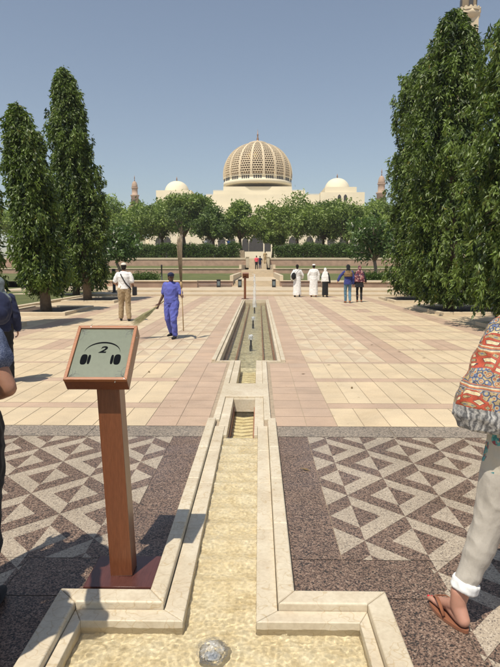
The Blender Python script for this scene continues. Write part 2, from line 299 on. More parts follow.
# ---------------------------------------------------------------- object helpers
def tag(o, label=None, cat=None, group=None, kind=None):
    if label: o['label'] = label
    if cat: o['category'] = cat
    if group: o['group'] = group
    if kind: o['kind'] = kind
    return o
def empty(name, loc=(0, 0, 0), rz=0):
    o = bpy.data.objects.new(name, None); C.objects.link(o); o.location = loc; o.rotation_euler = (0, 0, rz); o.empty_display_size = .2; return o
def link(name, me, mat=None, parent=None, smooth=False, loc=None):
    o = bpy.data.objects.new(name, me); C.objects.link(o)
    if mat is not None and not me.materials:
        for mm in (mat if isinstance(mat, (list, tuple)) else [mat]): me.materials.append(mm)
    if parent is not None: o.parent = parent
    if loc is not None: o.location = loc
    if smooth: me.polygons.foreach_set('use_smooth', [True]*len(me.polygons))
    return o
class MB:
    def __init__(s): s.bm = bmesh.new()
    def box(s, a, b, bev=0, mi=0, mtx=None):
        x0, y0, z0 = a; x1, y1, z1 = b
        vs = [s.bm.verts.new(v) for v in ((x0, y0, z0), (x1, y0, z0), (x1, y1, z0), (x0, y1, z0), (x0, y0, z1), (x1, y0, z1), (x1, y1, z1), (x0, y1, z1))]
        fs = [s.bm.faces.new([vs[i] for i in f]) for f in ((3, 2, 1, 0), (4, 5, 6, 7), (0, 1, 5, 4), (1, 2, 6, 5), (2, 3, 7, 6), (3, 0, 4, 7))]
        for f in fs: f.material_index = mi
        if mtx: bmesh.ops.transform(s.bm, matrix=mtx, verts=vs)
        if bev:
            es = list({e for f in fs for e in f.edges}); bmesh.ops.bevel(s.bm, geom=es, offset=bev, segments=2, affect='EDGES', profile=.6)
        return s
    def prism(s, pts, z0, z1, bev=0, mi=0):
        lo = [s.bm.verts.new((x, y, z0)) for x, y in pts]; hi = [s.bm.verts.new((x, y, z1)) for x, y in pts]
        n = len(pts); top = s.bm.faces.new(hi); s.bm.faces.new(lo[::-1]); fs = [top]
        for i in range(n): fs.append(s.bm.faces.new([lo[i], lo[(i+1) % n], hi[(i+1) % n], hi[i]]))
        for f in fs: f.material_index = mi
        bmesh.ops.recalc_face_normals(s.bm, faces=fs)
        if bev: bmesh.ops.bevel(s.bm, geom=list({e for e in top.edges}), offset=bev, segments=3, affect='EDGES', profile=.5)
        return s
    def tube(s, pts, rads, seg=8, cap=True, mi=0):
        pts = [Vector(p) for p in pts]; rings = []
        if isinstance(rads, (int, float)): rads = [rads]*len(pts)
        up = Vector((.13, .21, 1)).normalized(); prev = None
        for i, p in enumerate(pts):
            t = (pts[min(i+1, len(pts)-1)]-pts[max(i-1, 0)]).normalized()
            a = t.cross(up if abs(t.dot(up)) < .95 else Vector((1, 0, 0))).normalized() if prev is None else (prev-t*prev.dot(t)).normalized()
            prev = a; b = t.cross(a); r = rads[i]; rx, ry = r if isinstance(r, tuple) else (r, r)
            rings.append([s.bm.verts.new(p+a*rx*math.cos(2*math.pi*k/seg)+b*ry*math.sin(2*math.pi*k/seg)) for k in range(seg)])
        for A, B in zip(rings, rings[1:]):
            for k in range(seg):
                f = s.bm.faces.new([A[k], A[(k+1) % seg], B[(k+1) % seg], B[k]]); f.material_index = mi; f.smooth = True
        if cap:
            s.bm.faces.new(rings[0][::-1]).material_index = mi; s.bm.faces.new(rings[-1]).material_index = mi
        return s
    def lathe(s, prof, seg=24, c=(0, 0), mi=0, cap=True, flute=0):
        rings = []
        for r, z in prof:
            rings.append([s.bm.verts.new((c[0]+r*(1+flute*math.cos(k*math.pi))*math.cos(2*math.pi*k/seg), c[1]+r*(1+flute*math.cos(k*math.pi))*math.sin(2*math.pi*k/seg), z)) for k in range(seg)])
        for A, B in zip(rings, rings[1:]):
            for k in range(seg):
                f = s.bm.faces.new([A[k], A[(k+1) % seg], B[(k+1) % seg], B[k]]); f.material_index = mi; f.smooth = True
        if cap: s.bm.faces.new(rings[0][::-1]); s.bm.faces.new(rings[-1])
        return s
    def ell(s, c, r, seg=16, rings=10, rot=None):
        ret = bmesh.ops.create_uvsphere(s.bm, u_segments=seg, v_segments=rings, radius=1)
        m = Matrix.Translation(Vector(c)) @ (rot.to_4x4() if rot else Matrix.Identity(4)) @ Matrix.Diagonal((*r, 1))
        bmesh.ops.transform(s.bm, matrix=m, verts=ret['verts']); return s
    def limb(s, pts):
        """chain of tapered round segments, each closed; unions under a remesh"""
        for (p0, r0), (p1, r1) in zip(pts, pts[1:]):
            s.tube([p0, Vector(p0).lerp(Vector(p1), .5), p1], [r0, (r0+r1)/2, r1], 14)
        for p, r in pts: s.ell(p, (r, r, r), 14, 8)
        return s
    def loft(s, rings, seg=20):
        """rings: (centre, rx, ry[, angle]) horizontal ellipses bottom to top, closed"""
        R_ = []
        for c, rx, ry in rings:
            R_.append([s.bm.verts.new((c[0]+rx*math.cos(2*math.pi*k/seg), c[1]+ry*math.sin(2*math.pi*k/seg), c[2])) for k in range(seg)])
        for A, B in zip(R_, R_[1:]):
            for k in range(seg): s.bm.faces.new([A[k], A[(k+1) % seg], B[(k+1) % seg], B[k]])
        s.bm.faces.new(R_[0][::-1]); s.bm.faces.new(R_[-1]); return s
    def mesh(s, name):
        me = bpy.data.meshes.new(name); s.bm.to_mesh(me); s.bm.free(); return me
    def build(s, name, mat, parent=None, smooth=False, loc=None):
        return link(name, s.mesh(name), mat, parent, smooth, loc)
def remeshed(mb, name, voxel=.012, smooth=6, fold=0, fscale=9, seed=0):
    """union the closed pieces of an MB into one continuous smooth surface"""
    me = mb.mesh(name+'_raw'); o = bpy.data.objects.new('raw', me); C.objects.link(o)
    r = o.modifiers.new('r', 'REMESH'); r.mode = 'VOXEL'; r.voxel_size = voxel; r.use_smooth_shade = True
    q = o.modifiers.new('s', 'SMOOTH'); q.iterations = smooth; q.factor = .5
    dg = bpy.context.evaluated_depsgraph_get(); ev = o.evaluated_get(dg)
    out = bpy.data.meshes.new_from_object(ev); out.name = name
    bpy.data.objects.remove(o); bpy.data.meshes.remove(me)
    if fold:
        n = len(out.vertices); co = np.empty(n*3); out.vertices.foreach_get('co', co); no = np.empty(n*3); out.vertices.foreach_get('normal', no)
        co = co.reshape(-1, 3); no = no.reshape(-1, 3)
        for i in range(n):
            p = Vector(co[i]); h = noise.noise(Vector((p.x*fscale, p.y*fscale, p.z*fscale*.32+seed)))
            h2 = 1-2.4*abs(noise.noise(Vector((p.x*fscale*1.5+p.z*fscale*.5, p.y*fscale*1.5, p.z*fscale*1.25+seed+7))))
            h3 = 1-2.4*abs(noise.noise(Vector((p.x*fscale*3-p.z*fscale*.9, p.y*fscale*3, p.z*fscale*1.9+seed+17))))
            co[i] += no[i]*fold*(.8*h+.55*h2+.15*h3-.5)
        out.vertices.foreach_set('co', co.ravel())
    out.polygons.foreach_set('use_smooth', [True]*len(out.polygons)); out.update()
    return out
def quads_mesh(name, V, tint=None, nper=4, faces=None):
    """V: (n*nper,3) array; every nper verts one leaf; tint per leaf"""
    V = np.asarray(V, dtype=np.float32); n = len(V)//nper
    me = bpy.data.meshes.new(name); me.vertices.add(len(V)); me.vertices.foreach_set('co', V.ravel())
    fl = np.array(faces if faces is not None else [[0, 1, 2, 3]]); k = fl.shape[1]
    idx = (np.arange(n)[:, None, None]*nper + fl[None]).reshape(-1)
    nf = n*len(fl); me.loops.add(nf*k); me.loops.foreach_set('vertex_index', idx.astype(np.int32))
    me.polygons.add(nf); me.polygons.foreach_set('loop_start', np.arange(nf, dtype=np.int32)*k)
    me.polygons.foreach_set('loop_total', np.full(nf, k, dtype=np.int32))
    me.update(calc_edges=True)
    if tint is not None:
        a = me.attributes.new('tint', 'FLOAT', 'FACE'); a.data.foreach_set('value', np.repeat(np.asarray(tint, dtype=np.float32), len(fl)))
    return me
def leaves(name, P, D, L, Wd, tint, rng, fold=.25):
    """P base points, D unit directions, L lengths, Wd widths -> folded diamond leaves of two triangles"""
    n = len(P); rnd = rng.normal(size=(n, 3)); side = np.cross(D, rnd); side /= np.linalg.norm(side, axis=1)[:, None]+1e-9
    up = np.cross(side, D)
    mid = P + D*(L*.45)[:, None]
    v = np.empty((n, 4, 3)); v[:, 0] = P; v[:, 1] = mid+side*(Wd*.5)[:, None]+up*(Wd*fold)[:, None]
    v[:, 2] = P + D*L[:, None] - up*(L*.08)[:, None]; v[:, 3] = mid-side*(Wd*.5)[:, None]+up*(Wd*fold)[:, None]
    return quads_mesh(name, v.reshape(-1, 3), tint, 4, [[0, 1, 2], [0, 2, 3]])

# ---------------------------------------------------------------- ground
XC = -.18           # centre line of the water channel
def rect_ring(name, outer, hole, z, mat):
    ox0, oy0, ox1, oy1 = outer; hx0, hy0, hx1, hy1 = hole; mb = MB()
    P = {}
    def v(x, y):
        if (x, y) not in P: P[(x, y)] = mb.bm.verts.new((x, y, z))
        return P[(x, y)]
    xs = [ox0, hx0, hx1, ox1]; ys = [oy0, hy0, hy1, oy1]
    for i in range(3):
        for j in range(3):
            if i == 1 and j == 1: continue
            mb.bm.faces.new([v(xs[i], ys[j]), v(xs[i+1], ys[j]), v(xs[i+1], ys[j+1]), v(xs[i], ys[j+1])])
    return tag(mb.build(name, mat), kind='structure')
rect_ring('ground', (-3000, -200, 3000, 5000), (-1.2, 1.0, .9, 27.6), -.012, M['earth'])
# mortar bed under the paving
mb = MB()
def flat(mb, x0, y0, x1, y1, z, mi=0):
    f = mb.bm.faces.new([mb.bm.verts.new(p) for p in ((x0, y0, z), (x1, y0, z), (x1, y1, z), (x0, y1, z))]); f.material_index = mi; return f
for x0, x1 in ((-16, XC-.62), (XC+.62, 16)): flat(mb, x0, 5.62, x1, 31.0, -.005)
flat(mb, XC-.62, 5.62, XC-.22, 9.6, -.005); flat(mb, XC+.22, 5.62, XC+.62, 9.6, -.005); flat(mb, XC-.62, 27.3, XC+.62, 31, -.005)
tag(mb.build('paving_bed', M['grout']), kind='structure')
# tiles
rng = np.random.default_rng(4); random.seed(5)
CREAM = (.61, .49, .33); PINK = (.495, .36, .262); PALE = (.60, .495, .35)
TV, TC = [], []
def tile(x0, y0, x1, y1, col, g=.0035, shape=None):
    j = 1+rng.normal()*.028; h = rng.normal()*.006
    c = (col[0]*j*(1+h), col[1]*j, col[2]*j*(1-h))
    q = shape or [(x0+g, y0+g), (x1-g, y0+g), (x1-g, y1-g), (x0+g, y1-g)]
    TV.append(q); TC.append(c)
MIDC = (.545, .425, .295); Y0 = 5.655; ROW = 1.52; TW = .276; KX = .62
rows = []; y = 6.40
rows.append((Y0, 6.40)); 
k = 0
while y < 30.8:
    rows.append((y, min(y+ROW, 30.98), k)); y += ROW; k += 1
BAND = .24
for r in rows:
    y0, y1 = r[0], r[1]; k = r[2] if len(r) > 2 else -1
    near = y1 < 9.7
    for s in (-1, 1):
        def T(a, b_, ya, yb, col, shape=None):
            x0, x1 = (XC+a, XC+b_) if s > 0 else (XC-b_, XC-a)
            tile(x0, ya, x1, yb, col)
        # pink walk beside the channel
        inner = .36 if near else KX+.015
        yy = y0
        while yy < y1-.02:
            ye = min(yy+.38, y1)
            if near:
                T(inner, .68, yy, ye, PINK); T(.68, 1.0, yy, ye, PINK)
            else:
                T(inner, 1.0, yy, ye, PINK)
            yy = ye
        # body
        ys = y0
        if k >= 0:
            pieces = 1.0
            while pieces < 15:
                T(pieces, pieces+TW*3, y0, y0+BAND*(1 if near else .55), PINK); pieces += TW*3
            ys = y0+BAND*(1 if near else .55)
        x = 1.0; i = 0
        while x < 15.2:
            if near: T(x, x+TW, ys, y1, CREAM)
            else:
                if x < 1.0+TW*4.5:       # lozenge carpet
                    m = (ys+y1)/2
                    for (ya, yb) in ((ys, m), (m, y1)):
                        x0, x1 = (XC+x, XC+x+TW) if s > 0 else (XC-x-TW, XC-x)
                        g = .0035; flip = (i + (ya == m)) % 2
                        a, b_, c, d = (x0+g, ya+g), (x1-g, ya+g), (x1-g, yb-g), (x0+g, yb-g)
                        if flip: tile(0, 0, 0, 0, PALE, shape=[a, b_, c]); tile(0, 0, 0, 0, MIDC if rng.random() < .75 else CREAM, shape=[a, c, d])
                        else: tile(0, 0, 0, 0, MIDC if rng.random() < .75 else CREAM, shape=[a, b_, d]); tile(0, 0, 0, 0, PALE, shape=[b_, c, d])
                elif x < 1.0+TW*6.5: T(x, x+TW, ys, y1, PINK)
                elif 1.0+TW*9.5 < x < 1.0+TW*11.5 and k % 2 == 1: T(x, x+TW, ys, y1, PINK)
                elif 1.0+TW*15.5 < x < 1.0+TW*17.5: T(x, x+TW, ys, y1, PINK)
                else: T(x, x+TW, ys, y1, CREAM)
            x += TW; i += 1
yy = 27.34
while yy < 30.9: tile(XC-KX, yy, XC+KX, min(yy+.6, 30.98), PINK); yy += .6
me = bpy.data.meshes.new('plaza_paving'); vv = []; ff = []
for q in TV:
    b0 = len(vv); vv += [(x, y, 0) for x, y in q]; ff.append(list(range(b0, b0+len(q))))
me.from_pydata(vv, [], ff); a = me.attributes.new('tint', 'FLOAT_COLOR', 'FACE')
a.data.foreach_set('color', np.array([[*c, 1] for c in TC], dtype=np.float32).ravel())
tag(link('plaza_paving', me, M['tile']), kind='structure')
# make sure normals face up
bm = bmesh.new(); bm.from_mesh(me)
for f in bm.faces:
    if f.normal.z < 0: f.normal_flip()
bm.to_mesh(me); bm.free()

# grey granite band between the paving and the mosaic floor
mb = MB()
for s in (-1, 1):
    x = .365
    while x < 12:
        x1 = x+1.15; a, b_ = (XC+x+.003, XC+x1-.003) if s > 0 else (XC-x1+.003, XC-x-.003)
        flat(mb, a, 5.30, b_, 5.648, 0); x = x1
tag(mb.build('granite_band', M['grey_granite']), kind='structure')

# mosaic floor: diamonds of two granites, clipped into a dark border
def clip(poly, x0, y0, x1, y1):
    def cl(p, f, inter):
        out = []
        for i in range(len(p)):
            a, b_ = p[i], p[(i+1) % len(p)]
            if f(a): out.append(a)
            if f(a) != f(b_): out.append(inter(a, b_))
        return out
    def ix(X): return lambda a, b_: (X, a[1]+(b_[1]-a[1])*(X-a[0])/(b_[0]-a[0]))
    def iy(Y): return lambda a, b_: (a[0]+(b_[0]-a[0])*(Y-a[1])/(b_[1]-a[1]), Y)
    for f, i in ((lambda p: p[0] >= x0, ix(x0)), (lambda p: p[0] <= x1, ix(x1)), (lambda p: p[1] >= y0, iy(y0)), (lambda p: p[1] <= y1, iy(y1))):
        if len(poly) < 3: return []
        poly = cl(poly, f, i)
    return poly
mb = MB(); CW = .33; CHH = .3375; XN = .825; YN = 3.90
regions = [(.655, 3.0, 12, 5.29), (1.13, 1.2, 12, 2.996)]
def addp(poly, s, mi):
    for rg in regions:
        q = clip(poly, *rg)
        if len(q) >= 3:
            pts = [mb.bm.verts.new((XC+s*x, y, 0)) for x, y in q]
            try:
                f = mb.bm.faces.new(pts)
                if f.calc_area() < 1e-6: mb.bm.faces.remove(f); continue
                f.normal_update()
                if f.normal.z < 0: f.normal_flip()
                f.material_index = mi
            except ValueError: pass
g = .0012
for s in (-1, 1):
    for i in range(-2, 34):
        cx = XN+i*CW
        for j in range(-9, 6):
            cy = YN + CHH*(2*j+1) + (CHH if i % 2 else 0)
            for side, outer, inn in ((1, 1, 0), (-1, 0, 1)):
                t = .50
                # outer chevron split in two limbs, inner triangle
                A = (cx, cy+CHH-g); Bp = (cx+side*(CW-g), cy); D = (cx, cy-CHH+g)
                a2 = (cx, cy+CHH*t); b2 = (cx+side*CW*t, cy); d2 = (cx, cy-CHH*t)
                addp([A, Bp, b2, a2], s, outer); addp([Bp, D, d2, b2], s, outer); addp([a2, b2, d2], s, inn)
# border
for s in (-1, 1):
    for (x0, y0, x1, y1) in ((.37, 3.0, .652, 5.29), (.37, 2.63, 1.127, 2.997), (.82, 1.2, 1.127, 2.627)):
        n = max(1, round((y1-y0)/.62))
        for q in range(n):
            ya, yb = y0+(y1-y0)*q/n, y0+(y1-y0)*(q+1)/n
            a, b_ = (XC+x0, XC+x1) if s > 0 else (XC-x1, XC-x0)
            flat(mb, a, ya+.0015, b_, yb-.0015, 0, 0)
bmesh.ops.recalc_face_normals(mb.bm, faces=mb.bm.faces[:])
for f in mb.bm.faces:
    f.normal_update()
    if f.normal.z < 0: f.normal_flip()
tag(mb.build('mosaic_floor', [M['dark_granite'], M['light_granite']]), kind='structure')
mb = MB()
for s in (-1, 1):
    a, b_ = (XC+.36, 14) if s > 0 else (-14, XC-.36)
    flat(mb, a, 2.62, b_, 5.655, -.006)
    a, b_ = (XC+.80, 14) if s > 0 else (-14, XC-.80)
    flat(mb, a, 1.0, b_, 2.62, -.006)
tag(mb.build('mosaic_bed', M['grout']), kind='structure')

# ---------------------------------------------------------------- marble surrounds of the water
KZ = .05; SZ = .012
for s in (-1, 1):
    def X(v): return XC+s*v
    mb = MB(); gp = .0015
    # raised kerb along the channel, in lengths
    ys = [2.62, 3.35, 4.1, 4.85, 5.80]
    for i, (a, b_) in enumerate(zip(ys, ys[1:])):
        lo = [(X(.275), a+gp), (X(.36), a+gp), (X(.36), b_-gp), (X(.275), b_-gp)]
        if i == 0: lo = [(X(.275), 2.51), (X(.36), 2.62), (X(.36), b_-gp), (X(.275), b_-gp)]
        mb.prism(lo, -.05, KZ, .010)
        sl = [(X(.17), a+gp), (X(.272), a+gp), (X(.272), b_-gp), (X(.17), b_-gp)]
        if i == 0: sl = [(X(.17), 2.42), (X(.272), 2.508), (X(.272), b_-gp), (X(.17), b_-gp)]
        if i == 3: sl = [(X(.17), a+gp), (X(.272), a+gp), (X(.272), 5.62), (X(.17), 5.62)]
        mb.prism(sl, -.2, SZ, .005)
    # along the far side of the near pool, mitred
    mb.prism([(X(.277), 2.508), (X(.36), 2.618), (X(.81), 2.618), (X(.70), 2.508)], -.05, KZ, .010)
    mb.prism([(X(.172), 2.418), (X(.272), 2.505), (X(.70), 2.505), (X(.65), 2.418)], -.2, SZ, .005)
    for a, b_ in ((1.2, 1.9), (1.9, 2.6)):
        e = b_ > 2.5
        mb.prism([(X(.703), a+gp), (X(.81), a+gp), (X(.81), 2.615 if e else b_-gp), (X(.703), 2.507 if e else b_-gp)], -.05, KZ, .010)
        mb.prism([(X(.65), a+gp), (X(.70), a+gp), (X(.70), 2.503 if e else b_-gp), (X(.65), 2.416 if e else b_-gp)], -.2, SZ, .005)
    # narrow upper channel
    for a, b_ in ((5.30, 6.05), (6.05, 6.88), (7.66, 8.6), (8.6, 9.565)):
        w0 = .135
        if a < 5.9: 
            mb.prism([(X(w0), 5.32), (X(.168), 5.32), (X(.168), 5.62), (X(w0), 5.62)], -.5, SZ-.002, .003)
            a = 5.625
        mb.prism([(X(w0), a+gp), (X(.235), a+gp), (X(.235), b_-gp), (X(w0), b_-gp)], -.5, SZ, .004)
        mb.prism([(X(.237), max(a, 5.81)+gp), (X(.31), max(a, 5.81)+gp), (X(.31), b_-gp), (X(.237), b_-gp)], -.1, .032, .006)
    # the long upper pool
    y = 9.57
    while y < 27.2:
        b_ = min(y+1.3, 27.3)
        mb.prism([(X(.505), y+gp), (X(.565), y+gp), (X(.565), b_-gp), (X(.505), b_-gp)], -.42, .012, .004)
        mb.prism([(X(.567), y+gp), (X(.64), y+gp), (X(.64), b_-gp), (X(.567), b_-gp)], -.1, .045, .006)
        y = b_
    mb.prism([(X(.135), 9.57), (X(.503), 9.57), (X(.503), 9.66), (X(.135), 9.66)], -.42, .012, .004)
    o = mb.build('channel_kerb', M['marble'], smooth=False); tag(o, kind='structure')
mb = MB()
mb.prism([(XC-.31, 6.885), (XC+.31, 6.885), (XC+.31, 7.655), (XC-.31, 7.655)], -.06, .03, .008)     # bridging slab
mb.prism([(XC-.133, 6.84), (XC+.133, 6.84), (XC+.133, 6.882), (XC-.133, 6.882)], -.16, .0, .003)
mb.prism([(XC-.503, 27.2), (XC+.503, 27.2), (XC+.503, 27.33), (XC-.503, 27.33)], -.42, .03, .004)
tag(mb.build('bridge_slab', M['marble']), kind='structure')
# floors of the basins
mb = MB()
flat(mb, XC-.5, 5.32, XC+.5, 9.6, -.30); flat(mb, XC-.64, 9.58, XC+.64, 27.4, -.27)
tag(mb.build('pool_floor', M['slate']), kind='structure')
mb = MB()   # low divider ribs of reddish stone along the upper pool, light chevron ledges in the narrow channel
for s in (-1, 1):
    mb.box((XC+s*.27-.012, 9.7, -.27), (XC+s*.27+.012, 27.15, -.155))
    mb.box((XC+s*.485-.014, 9.7, -.27), (XC+s*.485+.014, 27.15, -.150))
    mb.box((XC+s*.128-.006, 5.33, -.3), (XC+s*.128+.006, 6.83, -.10))
tag(mb.build('pool_divider', plain('red_sandstone_rib', (.30, .13, .075), .5, .2, 5, .1, obj=False)), kind='structure')
mb = MB()
for k in range(12):
    y = 5.42+k*.13
    if y > 6.7: break
    mb.prism([(XC-.12, y), (XC, y-.05), (XC+.12, y), (XC+.12, y+.075), (XC, y+.025), (XC-.12, y+.075)], -.3, -.17, .01)
for k in range(12):
    y = 7.8+k*.15
    mb.prism([(XC-.13, y), (XC, y-.05), (XC+.13, y), (XC+.13, y+.085), (XC, y+.035), (XC-.13, y+.085)], -.3, -.17, .01)
tag(mb.build('cascade_ledges', M['channel']), kind='structure')
# water surfaces
def water_sheet(name, x0, y0, x1, y1, z, nx, ny, amp, sc, mat, zf=None):
    mb = MB(); gr = []
    for j in range(ny+1):
        y = y0+(y1-y0)*j/ny; row = []
        for i in range(nx+1):
            x = x0+(x1-x0)*i/nx
            h = amp*(noise.noise(Vector((x*sc, y*sc, 2)))+.6*noise.noise(Vector((x*sc*2.3, y*sc*2.3, 9)))+.35*noise.noise(Vector((x*sc*5, y*sc*5, 19))))
            row.append(mb.bm.verts.new((x, y, (zf(x, y) if zf else z)+h)))
        gr.append(row)
    for j in range(ny):
        for i in range(nx): mb.bm.faces.new([gr[j][i], gr[j][i+1], gr[j+1][i+1], gr[j+1][i]]).smooth = True
    return tag(mb.build(name, mat), kind='structure')
def tee(name, mat, zf, step, fix):
    # one continuous sheet over basin and channel
    mb = MB(); P = {}; nx = int(round(1.298/step)); sx = 1.298/nx; ny = int(round((5.312-1.15)/step)); sy = (5.312-1.15)/ny
    jy = int(round((2.417-1.15)/sy)); ilo = int(round((.649-.170)/sx)); ihi = nx-ilo
    def v(i, j):
        if (i, j) not in P:
            x, y = XC-.649+sx*i, 1.15+sy*j; P[(i, j)] = mb.bm.verts.new((x, y, zf(x, y)))
        return P[(i, j)]
    for j in range(ny):
        for i in range(nx):
            if j >= jy and not (ilo <= i < ihi): continue
            mb.bm.faces.new([v(i, j), v(i+1, j), v(i+1, j+1), v(i, j+1)]).smooth = True
    o = mb.build(name, mat); tag(o, kind='structure'); return o
SPX, SPY = at(212, 652, -.03).xy
def wz(x, y):
    t_ = min(1, max(0, (y-2.3)/.6)); z = -.026+.012*t_+.003*t_*math.sin(y/.225*2*math.pi)
    sc = 16+1.5*t_
    z += .0034*(noise.noise(Vector((x*sc, y*sc*.9, 2)))+.6*noise.noise(Vector((x*sc*2.3, y*sc*2.3, 9)))+.35*noise.noise(Vector((x*sc*5, y*sc*5, 19))))
    d = math.hypot(x-SPX, (y-SPY)*.85)
    if d < .3:
        z += .012*math.exp(-(d/.055)**2)*(1+.8*noise.noise(Vector((x*90, y*90, 3)))) + .0022*math.sin(d*190)*math.exp(-d/.09)
    return z
def fz(x, y):
    t_ = min(1, max(0, (y-2.42)/.33)); ph = (y/.225) % 1.0
    z = -.078+.026*t_+.019*t_*(1-abs(2*ph-1))**1.8
    return z+.006*noise.noise(Vector((x*9, y*9, 3)))*(1-t_)+.005*noise.noise(Vector((x*22, y*22, 1)))+.0045*noise.noise(Vector((x*55, y*45, 4)))
wo1 = tee('basin_water', M['water_near'], wz, .0064, 0); wo1.cycles.is_caustics_caster = True
fl1 = tee('basin_floor', M['channel'], fz, .0064, 0); fl1.cycles.is_caustics_receiver = True
mb = MB(); mb.box((XC-.17, 5.313, -.42), (XC+.17, 5.318, -.05)); tag(mb.build('channel_lip', M['channel']), kind='structure')
water_sheet('pool_water', XC-.506, 9.66, XC+.506, 27.2, -.13, 40, 520, .006, 5, M['water_pool'])
water_sheet('sump_water', XC-.134, 5.34, XC+.134, 9.6, -.165, 16, 160, .004, 12, M['water_pool'])

# ---------------------------------------------------------------- fountain jets
def jet(x, y, z0, h, w, label, nozzle=True, spread=1.0):
    t = empty('fountain_jet', (x, y, z0)); tag(t, label, 'fountain jet', 'fountain jets along the water channel')
    if nozzle:
        mb = MB(); mb.lathe([(.035, -.14), (.035, -.02), (.022, 0), (.022, .11), (.016, .12)], 12); mb.build('nozzle', M['black'], t)
    mb = MB(); rr = random.Random(int(x*1000+y*77)); seg = 14; rings = []
    zb = .11 if nozzle else 0
    for i in range(15):
        f = i/14; r = w*(.35+.65*math.sin(min(1, f*1.15)*math.pi*.62))*(1-.92*max(0, f-.86)/.14)
        if spread > 1.2: r = w*(1-.72*f)*(1 if f < .97 else .4)
        c = (rr.uniform(-1, 1)*w*.12, rr.uniform(-1, 1)*w*.12)
        rings.append([mb.bm.verts.new((c[0]+r*rr.uniform(.6, 1.25)*math.cos(2*math.pi*k/seg), c[1]+r*rr.uniform(.6, 1.25)*math.sin(2*math.pi*k/seg), zb+h*f)) for k in range(seg)])
    for A, B in zip(rings, rings[1:]):
        for k in range(seg): mb.bm.faces.new([A[k], A[(k+1) % seg], B[(k+1) % seg], B[k]]).smooth = True
    mb.bm.faces.new(rings[-1]); mb.build('water_column', M['spray'], t)
    mb = MB()      # falling drops around the column
    for i in range(int(130*max(.4, h))):
        a = rr.uniform(0, 6.28); f = rr.random()**.7; r = w*(1.1+1.2*(1-f))*rr.random()
        q = rr.uniform(.004, .011); p = Vector((r*math.cos(a), r*math.sin(a), zb+h*f))
        bmesh.ops.create_icosphere(mb.bm, subdivisions=1, radius=q, matrix=Matrix.Translation(p) @ Matrix.Diagonal((1, 1, 1.9, 1)))
    o = mb.build('droplets', M['spray'], t); o['kind'] = 'stuff'
    return t
p = at(253, 345, -.13); jet(XC, p.y, -.13, .13, .05, 'small bubbling jet nearest the front end of the long pool')
p = at(254, 324, -.13); jet(XC, p.y, -.13, .12, .05, 'small bubbling jet in the middle of the long pool')
p = at(255, 310, -.13); jet(XC, p.y, -.13, 1.35, .085, 'tall white plume of water rising at the far end of the long pool', spread=2)
t = empty('bubbling_spring', (SPX, SPY, -.02)); tag(t, 'low grey-white bubbling spring breaking the water of the near basin', 'fountain jet')
mb = MB(); gr = []      # aerated crown of the spring, riding the mound
for j in range(25):
    rj = .07*j/24; row = []
    for k in range(60):
        a = 2*math.pi*k/60; q = rj*(1+.22*noise.noise(Vector((math.cos(a)*2, math.sin(a)*2, 3)))); x, y = q*math.cos(a), q*math.sin(a)*1.25
        row.append(mb.bm.verts.new((x, y, wz(SPX+x, SPY+y)+.02+.004*(1-j/24)+.0035*(1-j/24)*noise.noise(Vector((x*160, y*160, 1)))-.004*(j/24)**4)))
    gr.append(row)
for j in range(24):
    for k in range(60): mb.bm.faces.new([gr[j][k], gr[j][(k+1) % 60], gr[j+1][(k+1) % 60], gr[j+1][k]]).smooth = True
bmesh.ops.remove_doubles(mb.bm, verts=mb.bm.verts[:], dist=.0002)
mb.build('froth', M['foam'], t)
mb = MB(); mb.lathe([(.03, -.055), (.03, -.035), (.012, -.033)], 14); mb.build('nozzle', M['white_metal'], t)

